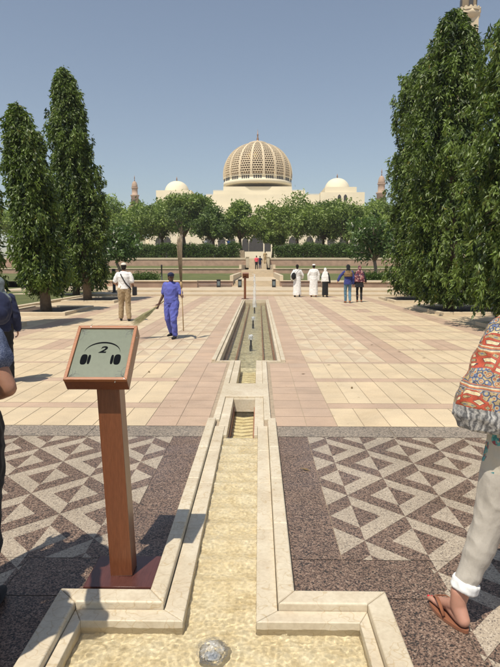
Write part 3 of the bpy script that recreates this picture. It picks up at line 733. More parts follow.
# ---------------------------------------------------------------- audio stands
def stand(name, label, loc, rz=0, lean=0, detail=True, group='wooden audio guide stands'):
    t = empty(name, loc, rz); tag(t, label, 'audio guide sign', group)
    mb = MB(); mb.box((-.175, -.155, .002), (.175, .155, .028), .004); mb.build('base_plate', M['wooddark'], t)
    L = Matrix.Rotation(lean, 4, 'Y')
    ms = MB(); ms.box((-.058, -.055, .028), (.058, .055, 1.10), .004); bmesh.ops.transform(ms.bm, matrix=L, verts=ms.bm.verts[:])
    ms.build('post', M['wood'], t)
    tilt = Matrix.Translation(L @ Vector((-.032, .0, 1.215))) @ Matrix.Rotation(R(41), 4, 'X')
    w, h, th, fr = .157, .180, .078, .016
    mb = MB(); mb.box((-w, -h, -th), (w, h, -.012), .003); bmesh.ops.transform(mb.bm, matrix=tilt, verts=mb.bm.verts[:]); box = mb.build('case', M['wood'], t)
    mb = MB()
    mb.prism([(-w, -h), (w, -h), (w-fr, -h+fr), (-w+fr, -h+fr)], -.0115, .006, .002); mb.prism([(w, h), (-w, h), (-w+fr, h-fr), (w-fr, h-fr)], -.0115, .006, .002)
    mb.prism([(-w, h), (-w, -h), (-w+fr, -h+fr), (-w+fr, h-fr)], -.0115, .006, .002); mb.prism([(w, -h), (w, h), (w-fr, h-fr), (w-fr, -h+fr)], -.0115, .006, .002)
    bmesh.ops.transform(mb.bm, matrix=tilt, verts=mb.bm.verts[:]); mb.build('frame', M['woodX'], t)
    mb = MB(); mb.box((-w+fr, -h+fr, -.0118), (w-fr, h-fr, -.004)); bmesh.ops.transform(mb.bm, matrix=tilt, verts=mb.bm.verts[:]); pl = mb.build('panel', M['panel'], t)
    if detail:
        z = -.0035
        def flatmesh(nm, polys, mat, par):
            m = MB()
            for q in polys:
                try: m.bm.faces.new([m.bm.verts.new((x, y, z)) for x, y in q])
                except ValueError: pass
            bmesh.ops.transform(m.bm, matrix=tilt, verts=m.bm.verts[:])
            return m.build(nm, mat, par)
        # headband arc and ear pads
        arc = []
        for k in range(30):
            a0, a1 = R(2+176*k/30), R(2+176*(k+1)/30); wd = lambda a: .0022+.003*math.sin(a)
            arc.append([(.092*math.cos(a0), .000+.068*math.sin(a0)-wd(a0)), (.092*math.cos(a1), .000+.068*math.sin(a1)-wd(a1)), (.092*math.cos(a1), .000+.068*math.sin(a1)+wd(a1)), (.092*math.cos(a0), .000+.068*math.sin(a0)+wd(a0))])
        ears = []
        for s in (-1, 1):
            for (cx, rx, ry, x0) in ((s*.085, .0175, .034, 0), (s*.0585, .0075, .031, 0)):
                ears.append([(cx+rx*math.copysign(abs(math.cos(a))**.7, math.cos(a)), -.045+ry*math.copysign(abs(math.sin(a))**.7, math.sin(a))) for a in [2*math.pi*k/28 for k in range(28)]])
        flatmesh('headband_emblem', arc, M['ink'], pl)
        for q in (0, 2): flatmesh('ear_pad_emblem', ears[q:q+1], M['ink'], pl); flatmesh('ear_cup_emblem', ears[q+1:q+2], M['ink'], pl)
        cu = bpy.data.curves.new('numeral', 'FONT'); cu.body = '2'; cu.size = .060; cu.shear = .25; cu.align_x = 'CENTER'; cu.align_y = 'CENTER'; cu.offset = .0018
        tmp = bpy.data.objects.new('tmp', cu); C.objects.link(tmp)
        me = bpy.data.meshes.new_from_object(tmp.evaluated_get(bpy.context.evaluated_depsgraph_get())); bpy.data.objects.remove(tmp)
        me.transform(tilt @ Matrix.Translation((0, .018, -.0030)) @ Matrix.Diagonal((1.25, 1, 1, 1))); me.materials.clear(); link('numeral', me, M['ink'], pl)
        # faint arabesques in the corners and a dotted border
        polys = []; rr = random.Random(3)
        for sx in (-1, 1):
            for sy in (-1, 1):
                for arm in range(7):
                    L0 = .012+.038*rr.random(); a0 = R(90*arm/6); px, py = .134, .156
                    for st in range(8):
                        f = st/7; a = a0+1.6*f*(1 if arm % 2 else -1)
                        qx, qy = px-L0*.2*math.cos(a), py-L0*.2*math.sin(a)
                        nx, ny = -math.sin(a)*.0016, math.cos(a)*.0016
                        polys.append([(sx*(px+nx), sy*(py+ny)), (sx*(qx+nx), sy*(qy+ny)), (sx*(qx-nx), sy*(qy-ny)), (sx*(px-nx), sy*(py-ny))]); px, py = qx, qy
        for c_ in range(4): flatmesh('corner_ornament', polys[c_*56:(c_+1)*56], M['inkpale'], pl)
        for c_ in ((.143, -.172, .0065), (-.09, .172, .0065)):
            mb = MB(); mb.ell(c_, (.004, .003, .001)); bmesh.ops.transform(mb.bm, matrix=tilt, verts=mb.bm.verts[:]); mb.build('screw_cap', M['white_metal'], box)
    return t
p0 = at(126, 577, 0)
stand('audio_stand', 'varnished wooden stand with a headphone sign numbered 2 beside the near basin', (-.72, 2.82, 0), 0, R(-2.4))
p1 = at(245, 299, 0)
stand('audio_stand', 'small orange-brown wooden stand far off behind the long pool', (p1.x, p1.y, 0), R(180), 0, False)

# ---------------------------------------------------------------- terraces beyond the plaza
def sbox(name, a, b_, mat, bev=0): 
    mb = MB(); mb.box(a, b_, bev); return tag(mb.build(name, mat), kind='structure')
sbox('lower_step', (-16, 31.0, -.01), (16, 34.0, .09), M['step']); sbox('upper_step', (-16, 34.002, -.01), (16, 40.6, .19), M['step'])
def wall(name, label, x0, y0, x1, y1, z0, z1, mat=M['pinkstone'], cop=.08, group=None, band=False):
    t = empty(name, ((x0+x1)/2, (y0+y1)/2, z0)); tag(t, label, 'wall', group)
    cx, cy = (x0+x1)/2, (y0+y1)/2
    mb = MB(); mb.box((x0-cx, y0-cy, -.1), (x1-cx, y1-cy, z1-z0-cop)); mb.build('masonry', mat, t)
    mb = MB(); nn = max(1, int((x1-x0)/2.2))
    for i in range(nn):
        a = x0-cx+(x1-x0)*i/nn; mb.box((a+.006, y0-cy-.06, z1-z0-cop+.001), (a+(x1-x0)/nn-.006, y1-cy+.04, z1-z0), .012)
    mb.build('coping', M['coping'], t)
    return t
G = 'terrace retaining walls'
for s, nm in ((-1, 'west'), (1, 'east')):
    side = 'left' if s < 0 else 'right'
    def xr(a, b_): return (XC+a, XC+b_) if s > 0 else (XC-b_, XC-a)
    a, b_ = xr(1.7, 12); wall('low_wall', f'lowest brown stone wall, on the {side} of the central steps', a, 40.6, b_, 41.1, .19, .62, M['pinkstone'], .07, G)
    a, b_ = xr(1.7, 30); wall('terrace_wall', f'middle pink stone terrace wall on the {side} of the central steps', a, 60, b_, 60.5, .78, 1.42, M['pinkstone'], .1, G)
    a, b_ = xr(1.65, 60); wall('garden_wall', f'highest pink stone wall below the hedge, on the {side} of the steps', a, 78, b_, 78.6, 1.6, 2.78, M['pinkstone'], .25, G)
    a, b_ = xr(1.2, 1.63); 
    t = empty('gate_pier', ((a+b_)/2, 77.8, 1.6)); tag(t, f'cream stone pier on the {side} at the top of the central steps', 'pier', 'gate piers')
    mb = MB(); mb.box((-.215, -.3, -.2), (.215, .3, 1.22), .01); mb.build('shaft', M['coping'], t); mb = MB(); mb.box((-.27, -.36, 1.222), (.27, .36, 1.36), .02); mb.build('cap', M['coping'], t)
    # lawns as sloping sheets
    mb = MB()
    a, b_ = xr(1.7, 30)
    def slope(x0, x1, y0, z0, y1, z1):
        n = 24; m = 8; gr = []
        for j in range(m+1):
            f = j/m; gr.append([mb.bm.verts.new((x0+(x1-x0)*i/n, y0+(y1-y0)*f, z0+(z1-z0)*f+.03*noise.noise(Vector((i*.9, j*1.3+y0, 2))))) for i in range(n+1)])
        for j in range(m):
            for i in range(n): mb.bm.faces.new([gr[j][i], gr[j][i+1], gr[j+1][i+1], gr[j+1][i]]).smooth = True
    slope(a, b_, 41.1, .54, 60, .86); slope(a, b_, 60.5, 1.36, 78, 1.66)
    tag(mb.build('lawn', M['lawn']), kind='structure')
    # side lawn behind the trees
    mb = MB(); a, b_ = xr(9.4, 40); slope(a, b_, 9, .02, 40, .12); tag(mb.build('side_lawn', M['lawn']), kind='structure')
    mb = MB(); a, b_ = xr(9.15, 9.4); mb.box((a, 6, -.01), (b_, 40, .11), .01); tag(mb.build('lawn_kerb', M['coping']), kind='structure')
    # wide wet cascade sill in front of the low wall
    a, b_ = xr(1.8, 8.5); mb = MB(); mb.prism([(a, 39.4), (b_, 39.4), (b_, 40.59), (a, 40.59)], .15, .36, .02); tag(mb.build('cascade_sill', M['wetstone']), kind='structure')
# central flight: treads between the walls
mb = MB()
for i in range(4): mb.box((XC-1.69, 40.6+i*.45, .0), (XC+1.69, 48, .19+.09*(i+1)-i*.001), 0)
for k in range(4): mb.box((XC-1.69, 58.5+.45*k, .0), (XC+1.69, 66, .55+.17*(k+1)), 0)
for k in range(6): mb.box((XC-1.19, 75+.5*k, .0), (XC+1.19, 84, 1.25+.24*(k+1)), 0)
mb.box((XC-1.68, 48.001, 0), (XC+1.68, 58.49, .545)); mb.box((XC-1.18, 66.001, 0), (XC+1.18, 74.99, 1.22))
tag(mb.build('central_steps', M['step']), kind='structure')
sbox('upper_terrace', (-90, 78.62, -.01), (90, 330, 2.5), M['earth'])
sbox('garden_bank', (-14, 83.7, 2.4), (-2.2, 87, 3.95), M['earth'])
sbox('upper_path', (XC-1.6, 78.7, 2.4), (XC+1.6, 180, 2.69), M['step'])
for s in (-1, 1):
    side = 'left' if s < 0 else 'right'
    for (y0_, y1_, z1_, w_) in ((41.1, 60, .98, 'lower'), (60.5, 78, 1.80, 'upper')):
        a, b_ = (XC+1.7, XC+1.95) if s > 0 else (XC-1.95, XC-1.7)
        mb = MB(); mb.prism([(a, y0_), (b_, y0_), (b_, y1_), (a, y1_)], 0, z1_, .01); o = mb.build('stair_cheek', M['coping']); tag(o, f'{w_} pale side wall on the {side} of the central steps', 'wall', 'side walls of the central steps')
# brown planter blocks beside the terrace
t = wall('planter_wall', 'long brown planter wall in front of the left lawn', -9.6, 38.2, -4.2, 38.9, .19, .66, M['brownstone'], .06, G)
t = wall('planter_wall', 'long brown planter wall in front of the right lawn', 4.3, 38.4, 10.5, 39.1, .19, .60, M['brownstone'], .06, G)
# small square lamps on the wall front, thin posts
def lampbox(px, py, label):
    p = at(px, py, .19); t = empty('floor_lamp', (p.x, 38.9, .19)); tag(t, label, 'lamp', 'dark square lamps by the steps')
    mb = MB(); mb.box((-.13, -.1, 0), (.13, .1, .5), .01); mb.build('housing', M['black'], t)
    mb = MB(); mb.box((-.15, -.12, .501), (.15, .12, .54), .008); mb.build('hood', M['black'], t)
    mb = MB(); mb.box((-.09, -.108, .12), (.09, -.102, .42)); mb.build('grille', M['c_grey'], t)
lampbox(221, 286, 'dark square box lamp below the left wall, away from the steps'); lampbox(241, 286, 'dark square box lamp just left of the central steps'); lampbox(273, 286, 'dark square box lamp just right of the central steps')
def post(px, Y, z0, h, r, label):
    t = empty('garden_post', (xat(px, Y), Y, z0)); tag(t, label, 'post', 'dark garden posts')
    mb = MB(); mb.lathe([(r*1.8, -.02), (r*1.8, .04), (r, .05), (r, h-.15), (r*1.25, h-.145), (r*1.25, h-.01), (r*.7, h)], 10); mb.build('shaft', M['black'], t)
    mb = MB(); mb.lathe([(r*1.5, h+.001), (r*1.1, h+.05)], 10); mb.build('cap', M['black'], t)
post(114, 33.0, .09, 1.35, .09, 'thick black post behind the man in the white shirt')
post(162, 41.5, .55, 1.15, .05, 'thin dark post above the worker, by the low wall'); post(167, 79, 2.7, .75, .06, 'thin dark post on the high wall, left of the steps')
post(303, 79, 2.7, .6, .05, 'thin dark post on the high wall above the robed men'); post(215, 79, 2.7, .5, .04, 'slim dark post on the high wall between the young tree and the steps')

# ---------------------------------------------------------------- tree pits and trees
def pit(x0, y0, x1, y1, label):
    cx, cy = (x0+x1)/2, (y0+y1)/2; t = empty('tree_pit', (cx, cy, 0)); tag(t, label, 'tree pit', 'tree pits along the paving')
    a, b_, c, d = x0-cx, y0-cy, x1-cx, y1-cy; k = .16; mb = MB(); z = .11
    mb.prism([(a, b_), (c, b_), (c-k, b_+k), (a+k, b_+k)], .001, z, .012); mb.prism([(c, d), (a, d), (a+k, d-k), (c-k, d-k)], .001, z, .012)
    mb.prism([(a, d), (a, b_), (a+k, b_+k), (a+k, d-k)], .001, z, .012); mb.prism([(c, b_), (c, d), (c-k, d-k), (c-k, b_+k)], .001, z, .012)
    mb.build('kerb', M['coping'], t)
    mb = MB(); n = 14; gr = []
    for j in range(n+1): gr.append([mb.bm.verts.new((a+k+(c-a-2*k)*i/n, b_+k+(d-b_-2*k)*j/n, .06+.025*noise.noise(Vector((i*.7+cx, j*.7+cy, 0))))) for i in range(n+1)])
    for j in range(n):
        for i in range(n): mb.bm.faces.new([gr[j][i], gr[j][i+1], gr[j+1][i+1], gr[j+1][i]]).smooth = True
    mb.build('soil', M['soil'], t)
for i, (y0, y1) in enumerate(((12.2, 15.5), (18.6, 21.9), (25.0, 28.4))):
    w = ('nearest', 'second', 'farthest')[i]
    pit(-8.9, y0, -6.5, y1, f'{w} kerbed tree pit of dark soil on the left side of the paving'); pit(6.1, y0+.3, 8.5, y1+.3, f'{w} kerbed tree pit of dark soil on the right side of the paving')

def mast_tree(loc, h, rb, rt, seed, label, lean=(0, 0), nclump=2300, zb=.75, tintoff=0.0, group='tall columnar trees beside the paving'):
    """columnar tree with hanging sprays of narrow leaves"""
    rg = np.random.default_rng(seed); t = empty('columnar_tree', loc); tag(t, label, 'tree', group)
    mb = MB(); N = 10
    pts = [(lean[0]*(i/N)**1.0+.03*math.sin(i*1.7+seed), lean[1]*i/N+.03*math.cos(i*1.3+seed), h*.96*i/N) for i in range(N+1)]
    mb.tube([(0, 0, -.05)]+pts[1:], [.21]+[.17*(1-i/N)+.02 for i in range(1, N+1)], 10)
    rr = random.Random(seed)
    for i in range(46):
        f = rr.uniform(.1, .95); a = rr.uniform(0, 6.28); b0 = Vector((lean[0]*f, lean[1]*f, h*.96*f)); L = (rb+(rt-rb)*f)*.8
        mb.tube([b0, b0+Vector((math.cos(a)*L*.5, math.sin(a)*L*.5, .05)), b0+Vector((math.cos(a)*L, math.sin(a)*L, -.35))], [.035, .022, .008], 5)
    mb.build('trunk', M['bark'], t)
    # clump centres
    nclump = int(nclump*.98); f = rg.random(nclump)**.92; th = rg.random(nclump)*2*np.pi
    z = zb + f*(h-zb)
    prof = rb*np.interp(f, [0, .06, .2, .45, .7, .86, .95, 1.0], [.72, .92, 1.0, .93, .72, .52, .36, .10]) if rt < rb*.8 else rb*np.interp(f, [0, .05, .2, .6, .8, .92, 1.0], [.75, .95, 1.0, .98, .85, .62, .2])
    lob = np.array([noise.noise(Vector((math.cos(a)*1.3+seed, math.sin(a)*1.3, zz*.85))) + .8*noise.noise(Vector((math.cos(a)*3.1+seed, math.sin(a)*3.1, zz*2.2+5))) for a, zz in zip(th, z)])
    gap = np.array([noise.noise(Vector((math.cos(a)*2.9+seed*3, math.sin(a)*2.9, zz*1.9+40))) for a, zz in zip(th, z)])
    ok = (gap > -.30) | (rg.random(nclump) < .25); th, z, f, prof, lob, gap = th[ok], z[ok], f[ok], prof[ok], lob[ok], gap[ok]; nclump = len(f)
    r = prof*(1+.48*lob+.15*rg.normal(size=nclump))*(1-.55*rg.random(nclump)**1.6)
    c = np.stack([r*np.cos(th)+lean[0]*f, r*np.sin(th)+lean[1]*f, z], 1)
    nclump = nclump; m = 19; tot = nclump*m
    spray = rg.random((nclump, m))                      # leaves strung along a hanging twig
    tl = .25+.28*rg.random(nclump)
    out = np.stack([np.cos(th), np.sin(th), np.zeros(nclump)], 1)
    P = c[:, None, :] + out[:, None, :]*(.16*spray*(1-spray*.6))[..., None] + np.array([0, 0, -1.])*(spray*tl[:, None])[..., None]
    P += rg.normal(size=P.shape)*.035
    D = out[:, None, :]*.35 + rg.normal(size=(nclump, m, 3))*.55 + np.array([0, 0, -1.0]); D /= np.linalg.norm(D, axis=2)[..., None]
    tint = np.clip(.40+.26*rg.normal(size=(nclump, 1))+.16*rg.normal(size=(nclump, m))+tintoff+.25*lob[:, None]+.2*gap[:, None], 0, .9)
    tint = np.where(rg.random((nclump, m)) < .012, 1.0, tint)
    keep = (P.reshape(-1, 3)[:, 2] > .35)
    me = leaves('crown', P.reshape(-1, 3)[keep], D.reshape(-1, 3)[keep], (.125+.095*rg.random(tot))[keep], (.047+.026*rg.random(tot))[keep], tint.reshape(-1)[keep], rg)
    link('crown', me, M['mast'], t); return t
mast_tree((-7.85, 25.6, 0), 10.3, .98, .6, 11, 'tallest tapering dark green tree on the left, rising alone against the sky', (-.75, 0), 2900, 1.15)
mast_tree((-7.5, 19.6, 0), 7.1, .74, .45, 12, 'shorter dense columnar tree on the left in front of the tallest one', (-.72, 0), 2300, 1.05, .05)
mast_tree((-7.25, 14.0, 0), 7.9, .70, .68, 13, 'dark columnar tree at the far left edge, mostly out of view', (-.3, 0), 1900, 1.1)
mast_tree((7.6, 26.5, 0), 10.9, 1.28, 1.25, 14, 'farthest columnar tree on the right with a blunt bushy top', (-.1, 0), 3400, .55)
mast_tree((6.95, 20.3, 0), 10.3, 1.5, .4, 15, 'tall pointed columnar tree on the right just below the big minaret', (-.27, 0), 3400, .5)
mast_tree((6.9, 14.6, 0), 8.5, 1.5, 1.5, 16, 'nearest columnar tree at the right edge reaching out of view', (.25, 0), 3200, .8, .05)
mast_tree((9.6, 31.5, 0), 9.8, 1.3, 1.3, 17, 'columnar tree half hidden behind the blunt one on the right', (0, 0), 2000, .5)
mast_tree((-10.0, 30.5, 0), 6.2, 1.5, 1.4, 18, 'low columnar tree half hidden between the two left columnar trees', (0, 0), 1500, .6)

def broad_tree(loc, h, w, seed, label, mat, trunkmat=M['bark'], name='shade_tree', n=5200, leaf=.26, base=.34, forks=3, cat='tree', group='shade trees behind the hedge', odd=.0, gap=.0):
    rg = np.random.default_rng(seed); rr = random.Random(seed); t = empty(name, loc); tag(t, label, cat, group)
    mb = MB(); tr = h*.022+.03; top = Vector((rr.uniform(-.3, .3), rr.uniform(-.3, .3), h*base))
    mb.tube([(0, 0, -.05), (top.x*.3+.08, top.y*.3, h*base*.5), top], [tr*1.25, tr, tr*.9], 9)
    lobes = []
    for k in range(9):
        a = 2*math.pi*k/9+rr.uniform(-.4, .4); f = rr.uniform(.25, .78) if k else .1
        e = Vector((math.cos(a)*w*.5*f*1.15, math.sin(a)*w*.5*f*1.15, h*rr.uniform(base+.13, .86)))
        mid = top.lerp(e, .5)+Vector((rr.uniform(-.1, .1)*w*.2, 0, rr.uniform(.0, .08)*h))
        mb.tube([top, mid, e], [tr*.62, tr*.4, tr*.15], 6); lobes.append((e, w*rr.uniform(.15, .23)))
        for q in range(3):
            d = Vector((rr.uniform(-1, 1), rr.uniform(-1, 1), rr.uniform(-.2, 1))).normalized()*w*.16
            mb.tube([mid, e*.5+mid*.5+d*.5, e+d], [tr*.25, tr*.15, .01], 4)
    lobes.append((Vector((0, 0, h*.84)), w*.2)); lobes.append((Vector((w*.1, 0, h*.62)), w*.26)); lobes.append((Vector((-w*.12, 0, h*.6)), w*.26))
    mb.build('trunk', trunkmat, t)
    per = n//len(lobes); Ps, Ts = [], []
    for c, r in lobes:
        ncl = max(6, per//16); u = rg.normal(size=(ncl, 3)); u /= np.linalg.norm(u, axis=1)[:, None]
        rad = r*(.55+.55*rg.random(ncl))[:, None]; cc = np.array(c)+u*rad*np.array([1.05, 1.05, .8])
        q = cc[:, None, :]+rg.normal(size=(ncl, 16, 3))*r*.16
        Ps.append(q.reshape(-1, 3)); Ts.append(np.repeat(np.clip(.42+.24*rg.normal(size=ncl), 0, .9), 16))
    P = np.concatenate(Ps); T = np.concatenate(Ts)+rg.normal(size=len(P))*.08; T = np.clip(T, 0, .9)
    if odd: T = np.where(rg.random(len(T)) < odd, 1.0, T)
    D = rg.normal(size=P.shape)+np.array([0, 0, -.3]); D /= np.linalg.norm(D, axis=1)[:, None]
    L = leaf*(.7+.7*rg.random(len(P)))
    link('crown', leaves('crown', P, D, L, L*.42, T, rg, .15), mat, t); return t
# row of shade trees behind the hedge: px of trunk, depth, px of crown top, crown width px
row = [(112, 92, 196, 48, 'neem'), (140, 88, 200, 44, 'neem'), (163, 96, 197, 42, 'neem'), (186, 90, 191, 42, 'neem'), (214, 86, 201, 34, 'neem2'), (241, 90, 197, 36, 'neem'),
       (272, 96, 212, 28, 'neem'), (297, 88, 193, 52, 'neem'), (322, 94, 198, 42, 'neem2'), (347, 88, 199, 50, 'neem'), (372, 92, 200, 44, 'neem'), (398, 95, 203, 44, 'neem2'), (88, 95, 200, 40, 'neem'), (60, 92, 205, 44, 'neem2'), (25, 90, 210, 50, 'neem')]
names = ['below the small left minaret', 'left of the dome above the white-shirted man', 'between the left minaret and the small left dome', 'in front of the small left dome', 'with dark tight crown just left of the great dome',
         'in front of the left half of the great dome', 'small, at the top of the central path', 'with wide crown right of the central path', 'with dark crown left of the small right dome', 'below the small right dome', 'below the small right minaret',
         'behind the right columnar trees', 'seen between the left columnar trees and the minaret', 'glimpsed behind the shorter left columnar tree', 'glimpsed at the far left behind the columnar trees']
for i, (px, Y, pt, wp, mk) in enumerate(row):
    z0 = 2.5; ztop = zat(pt, Y); broad_tree((xat(px, Y), Y, z0), ztop-z0-.3, wp*1.28*Y/F, 40+i, 'green shade tree '+names[i], M[mk], n=10000, leaf=.46 if mk == 'neem' else .4, base=.34)
# young tree with a small dense crown nearer the terrace
broad_tree((xat(181, 80.5), 80.5, 2.5), zat(203, 80.5)-2.5, 2.9, 77, 'slim young tree with small dark crown rising above the broom', M['neem2'], M['palebark'], n=2600, leaf=.3, base=.45, group=None)
# frangipani-like trees on the lower lawns
def frangi(px, Y, z0, topy, wp, seed, label):
    t = broad_tree((xat(px, Y), Y, z0), zat(topy, Y)-z0, wp*Y/F, seed, label, M['frangi'], M['palebark'], 'garden_tree', 3800, .3, .30, odd=.02, group='low garden trees on the lawns'); return t
frangi(121, 45, .6, 226, 58, 91, 'low spreading tree with forked pale trunks above the white-capped man')
frangi(374, 44, .6, 217, 56, 92, 'low crooked tree with white blossoms beside the right columnar trees')
# hedges
def hedge(x0, x1, Y, z0, z1, seed, label, dep=2.2, n=26000, leaf=.22):
    rg = np.random.default_rng(seed); t = empty('hedge', ((x0+x1)/2, Y, z0)); tag(t, label, 'hedge', 'clipped hedges on the upper terrace')
    ncl = n//13; c = rg.random((ncl, 3)); x = (c[:, 0]-.5)*(x1-x0)
    top = np.array([(z1-z0)*(.86+.3*noise.noise(Vector((xx*.45+seed, 0, 0)))) for xx in x])
    z = top*(c[:, 2]**.6); y = (c[:, 1]-.5)*dep; y = np.where(rg.random(ncl) < .6, -dep/2+rg.random(ncl)*.4, y)
    P = (np.stack([x, y, z], 1)[:, None, :]+rg.normal(size=(ncl, 13, 3))*.17).reshape(-1, 3); P[:, 2] = np.maximum(P[:, 2], .03)
    D = rg.normal(size=P.shape)+np.array([0, -.4, .5]); D /= np.linalg.norm(D, axis=1)[:, None]
    T = np.clip(np.repeat(.4+.25*rg.normal(size=ncl), 13)+rg.normal(size=len(P))*.08, 0, .9); L = leaf*(.7+.6*rg.random(len(P)))
    link('foliage', leaves('foliage', P, D, L, L*.5, T, rg), M['hedge'], t)
    mb = MB(); mb.box(((x0-x1)/2+.4, -dep/2+.45, -.05), ((x1-x0)/2-.4, dep/2-.3, (z1-z0)*.68)); mb.build('branches', M['bark'], t)
hedge(xat(28, 82), xat(241, 82)-.2, 82, 2.5, zat(243, 82), 5, 'long dark green hedge left of the central steps', n=34000)
hedge(xat(274, 82), xat(420, 82), 82, 2.5, zat(243, 82), 6, 'long dark green hedge right of the central steps', n=26000)
hedge(xat(133, 41.6), xat(157, 41.6), 42.2, .56, .95, 7, 'low dark shrub row on the left lower lawn beside the thin post', 1.0, 2600, .12)
hedge(xat(352, 42), xat(400, 42), 43, .56, 1.0, 8, 'low dark shrub row under the crooked tree on the right lawn', 1.6, 5200, .13)
# fallen leaves on the paving
lp = [(176, 381), (149, 372), (303, 374), (329, 365), (352, 388), (399, 352), (424, 358), (372, 345), (305, 470), (413, 349), (232, 358), (60, 352)]
base = None
for i, (px, py) in enumerate(lp):
    p = at(px, py, .003)
    if base is None:
        mb = MB(); vs = [mb.bm.verts.new(v) for v in ((-.05, 0, 0), (-.01, .016, .008), (.05, .004, .012), (-.01, -.016, .009))]; mb.bm.faces.new([vs[0], vs[1], vs[2]]); mb.bm.faces.new([vs[0], vs[2], vs[3]])
        o = base = mb.build('fallen_leaf', plain('dry_leaf', (.17, .11, .045), .8, .3, 30, .1))
    else: o = base.copy(); C.objects.link(o)
    o.location = p; o.rotation_euler = (0, 0, i*1.9)
    tag(o, 'small dry yellow-brown leaf lying on the pale paving', 'leaf', 'fallen leaves on the paving')
o.location = at(305, 609.5, .001); 
lf = base.copy(); C.objects.link(lf); lf.location = at(304, 609, 0)+Vector((0, 0, .003)); lf.rotation_euler = (0, 0, 2.6); lf.scale = (.9, .7, 1)
tag(lf, 'curled brown leaf on the dark granite next to the near kerb', 'leaf', 'fallen leaves on the granite')

# ---------------------------------------------------------------- mosque
MY = 230.0
def mx(px, Y=MY): return xat(px, Y)
def mz(py, Y=MY): return zat(py, Y)
t = empty('mosque', (mx(257.5), MY, 2.5)); tag(t, 'cream mosque with a great latticed dome and golden inner shell beyond the trees', 'mosque')
OX, OZ = mx(257.5), 2.5
def lb(mb, px0, px1, pyt, pyb, Yf, Yb, bev=0):
    mb.box((mx(px0, Yf)-OX, Yf-MY, mz(pyb, Yf)-OZ), (mx(px1, Yf)-OX, Yb-MY, mz(pyt, Yf)-OZ), bev)
mb = MB()
lb(mb, 224, 291, 186.5, 200, 218, 244); lb(mb, 214, 304, 191, 201, 214, 248.01); lb(mb, 207, 318, 195, 260, 210, 252.02); lb(mb, 150, 362, 232, 262, 196, 250)
lb(mb, 198, 328, 208, 262, 203, 251); lb(mb, 40, 450, 238, 262, 199, 240)
mb.build('prayer_hall', M['mosque'], t)
# roofline cresting along the parapets
for (px0, px1, pyt, Yf) in ((214, 304, 191, 214), (207, 318, 195, 210), (198, 328, 208, 203), (150, 362, 232, 196)):
    n = int((px1-px0)*.8); mb = MB()
    for i in range(n):
        x = mx(px0+(px1-px0)*(i+.5)/n, Yf)-OX; mb.box((x-.14, Yf-MY, mz(pyt, Yf)-OZ+.001), (x+.14, Yf-MY+.3, mz(pyt, Yf)-OZ+.42))
    mb.build('parapet_cresting', M['mosque'], t)
# tall arched recesses of the arcade
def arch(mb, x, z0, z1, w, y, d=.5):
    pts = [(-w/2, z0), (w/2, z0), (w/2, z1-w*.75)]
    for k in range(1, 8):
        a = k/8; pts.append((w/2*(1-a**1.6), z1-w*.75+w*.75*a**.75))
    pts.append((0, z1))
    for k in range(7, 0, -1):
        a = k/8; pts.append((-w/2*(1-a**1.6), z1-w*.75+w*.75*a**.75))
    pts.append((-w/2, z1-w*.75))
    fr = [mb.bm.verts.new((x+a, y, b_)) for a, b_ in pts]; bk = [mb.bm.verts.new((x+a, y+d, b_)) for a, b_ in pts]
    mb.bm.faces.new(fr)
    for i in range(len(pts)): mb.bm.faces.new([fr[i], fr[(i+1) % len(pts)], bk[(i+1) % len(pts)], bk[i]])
yy = 196-MY-.03
for i, px in enumerate((160, 168, 182, 209, 222, 232, 256, 281, 292, 309, 318, 330, 342, 352)):
    mb = MB(); w = 2.6 if px != 256 else 5.0; arch(mb, mx(px, 196)-OX, mz(251.5, 196)-OZ, mz(236 if px != 256 else 233.5, 196)-OZ, w, yy); mb.build('arched_opening', M['voidstone'], t)
for px in (245.5, 267.5):
    mb = MB(); arch(mb, mx(px, 196)-OX, mz(251.5, 196)-OZ, mz(237, 196)-OZ, 2.2, yy); mb.build('arched_opening', M['voidstone'], t)
# drum with small window groups
RD = 33.2*MY/F; ZB = mz(186.5)-OZ; ZD = mz(179.5)-OZ; ZT = mz(143)-OZ
mb = MB(); mb.lathe([(RD*1.0, ZB-.2), (RD*1.0, ZB+1.2), (RD*.985, ZB+1.3), (RD*.985, ZD-.25), (RD*1.01, ZD-.2), (RD*1.01, ZD)], 72); mb.build('drum', M['mosque'], t)
for g_ in range(18):
    for q in range(4):
        a = 2*math.pi*(g_+.5)/18+(q-1.5)*.062; mb = MB()
        m = Matrix.Rotation(a, 4, 'Z') @ Matrix.Translation((RD*.985, 0, (ZB+1.35+ZD-.35)/2)); mb.box((-.05, -.26, -.62), (.09, .26, .62), 0, 0, m); mb.build('drum_window', M['voidstone'], t)
def prof(v):       # v 0..1 base to apex -> radius, height of the great dome (slightly pointed)
    a = v*math.pi/2
    return RD*.985*(math.cos(a)**.92)*(1+.06*math.sin(2*a)), ZD + (ZT-ZD)*math.sin(a)**1.0*(1-.0*v)
mb = MB(); mb.lathe([(max(.02, prof(i/24)[0]*.93), ZD+(prof(i/24)[1]-ZD)*.965) for i in range(25)], 72); o = mb.build('inner_dome', M['gold'], t, True)
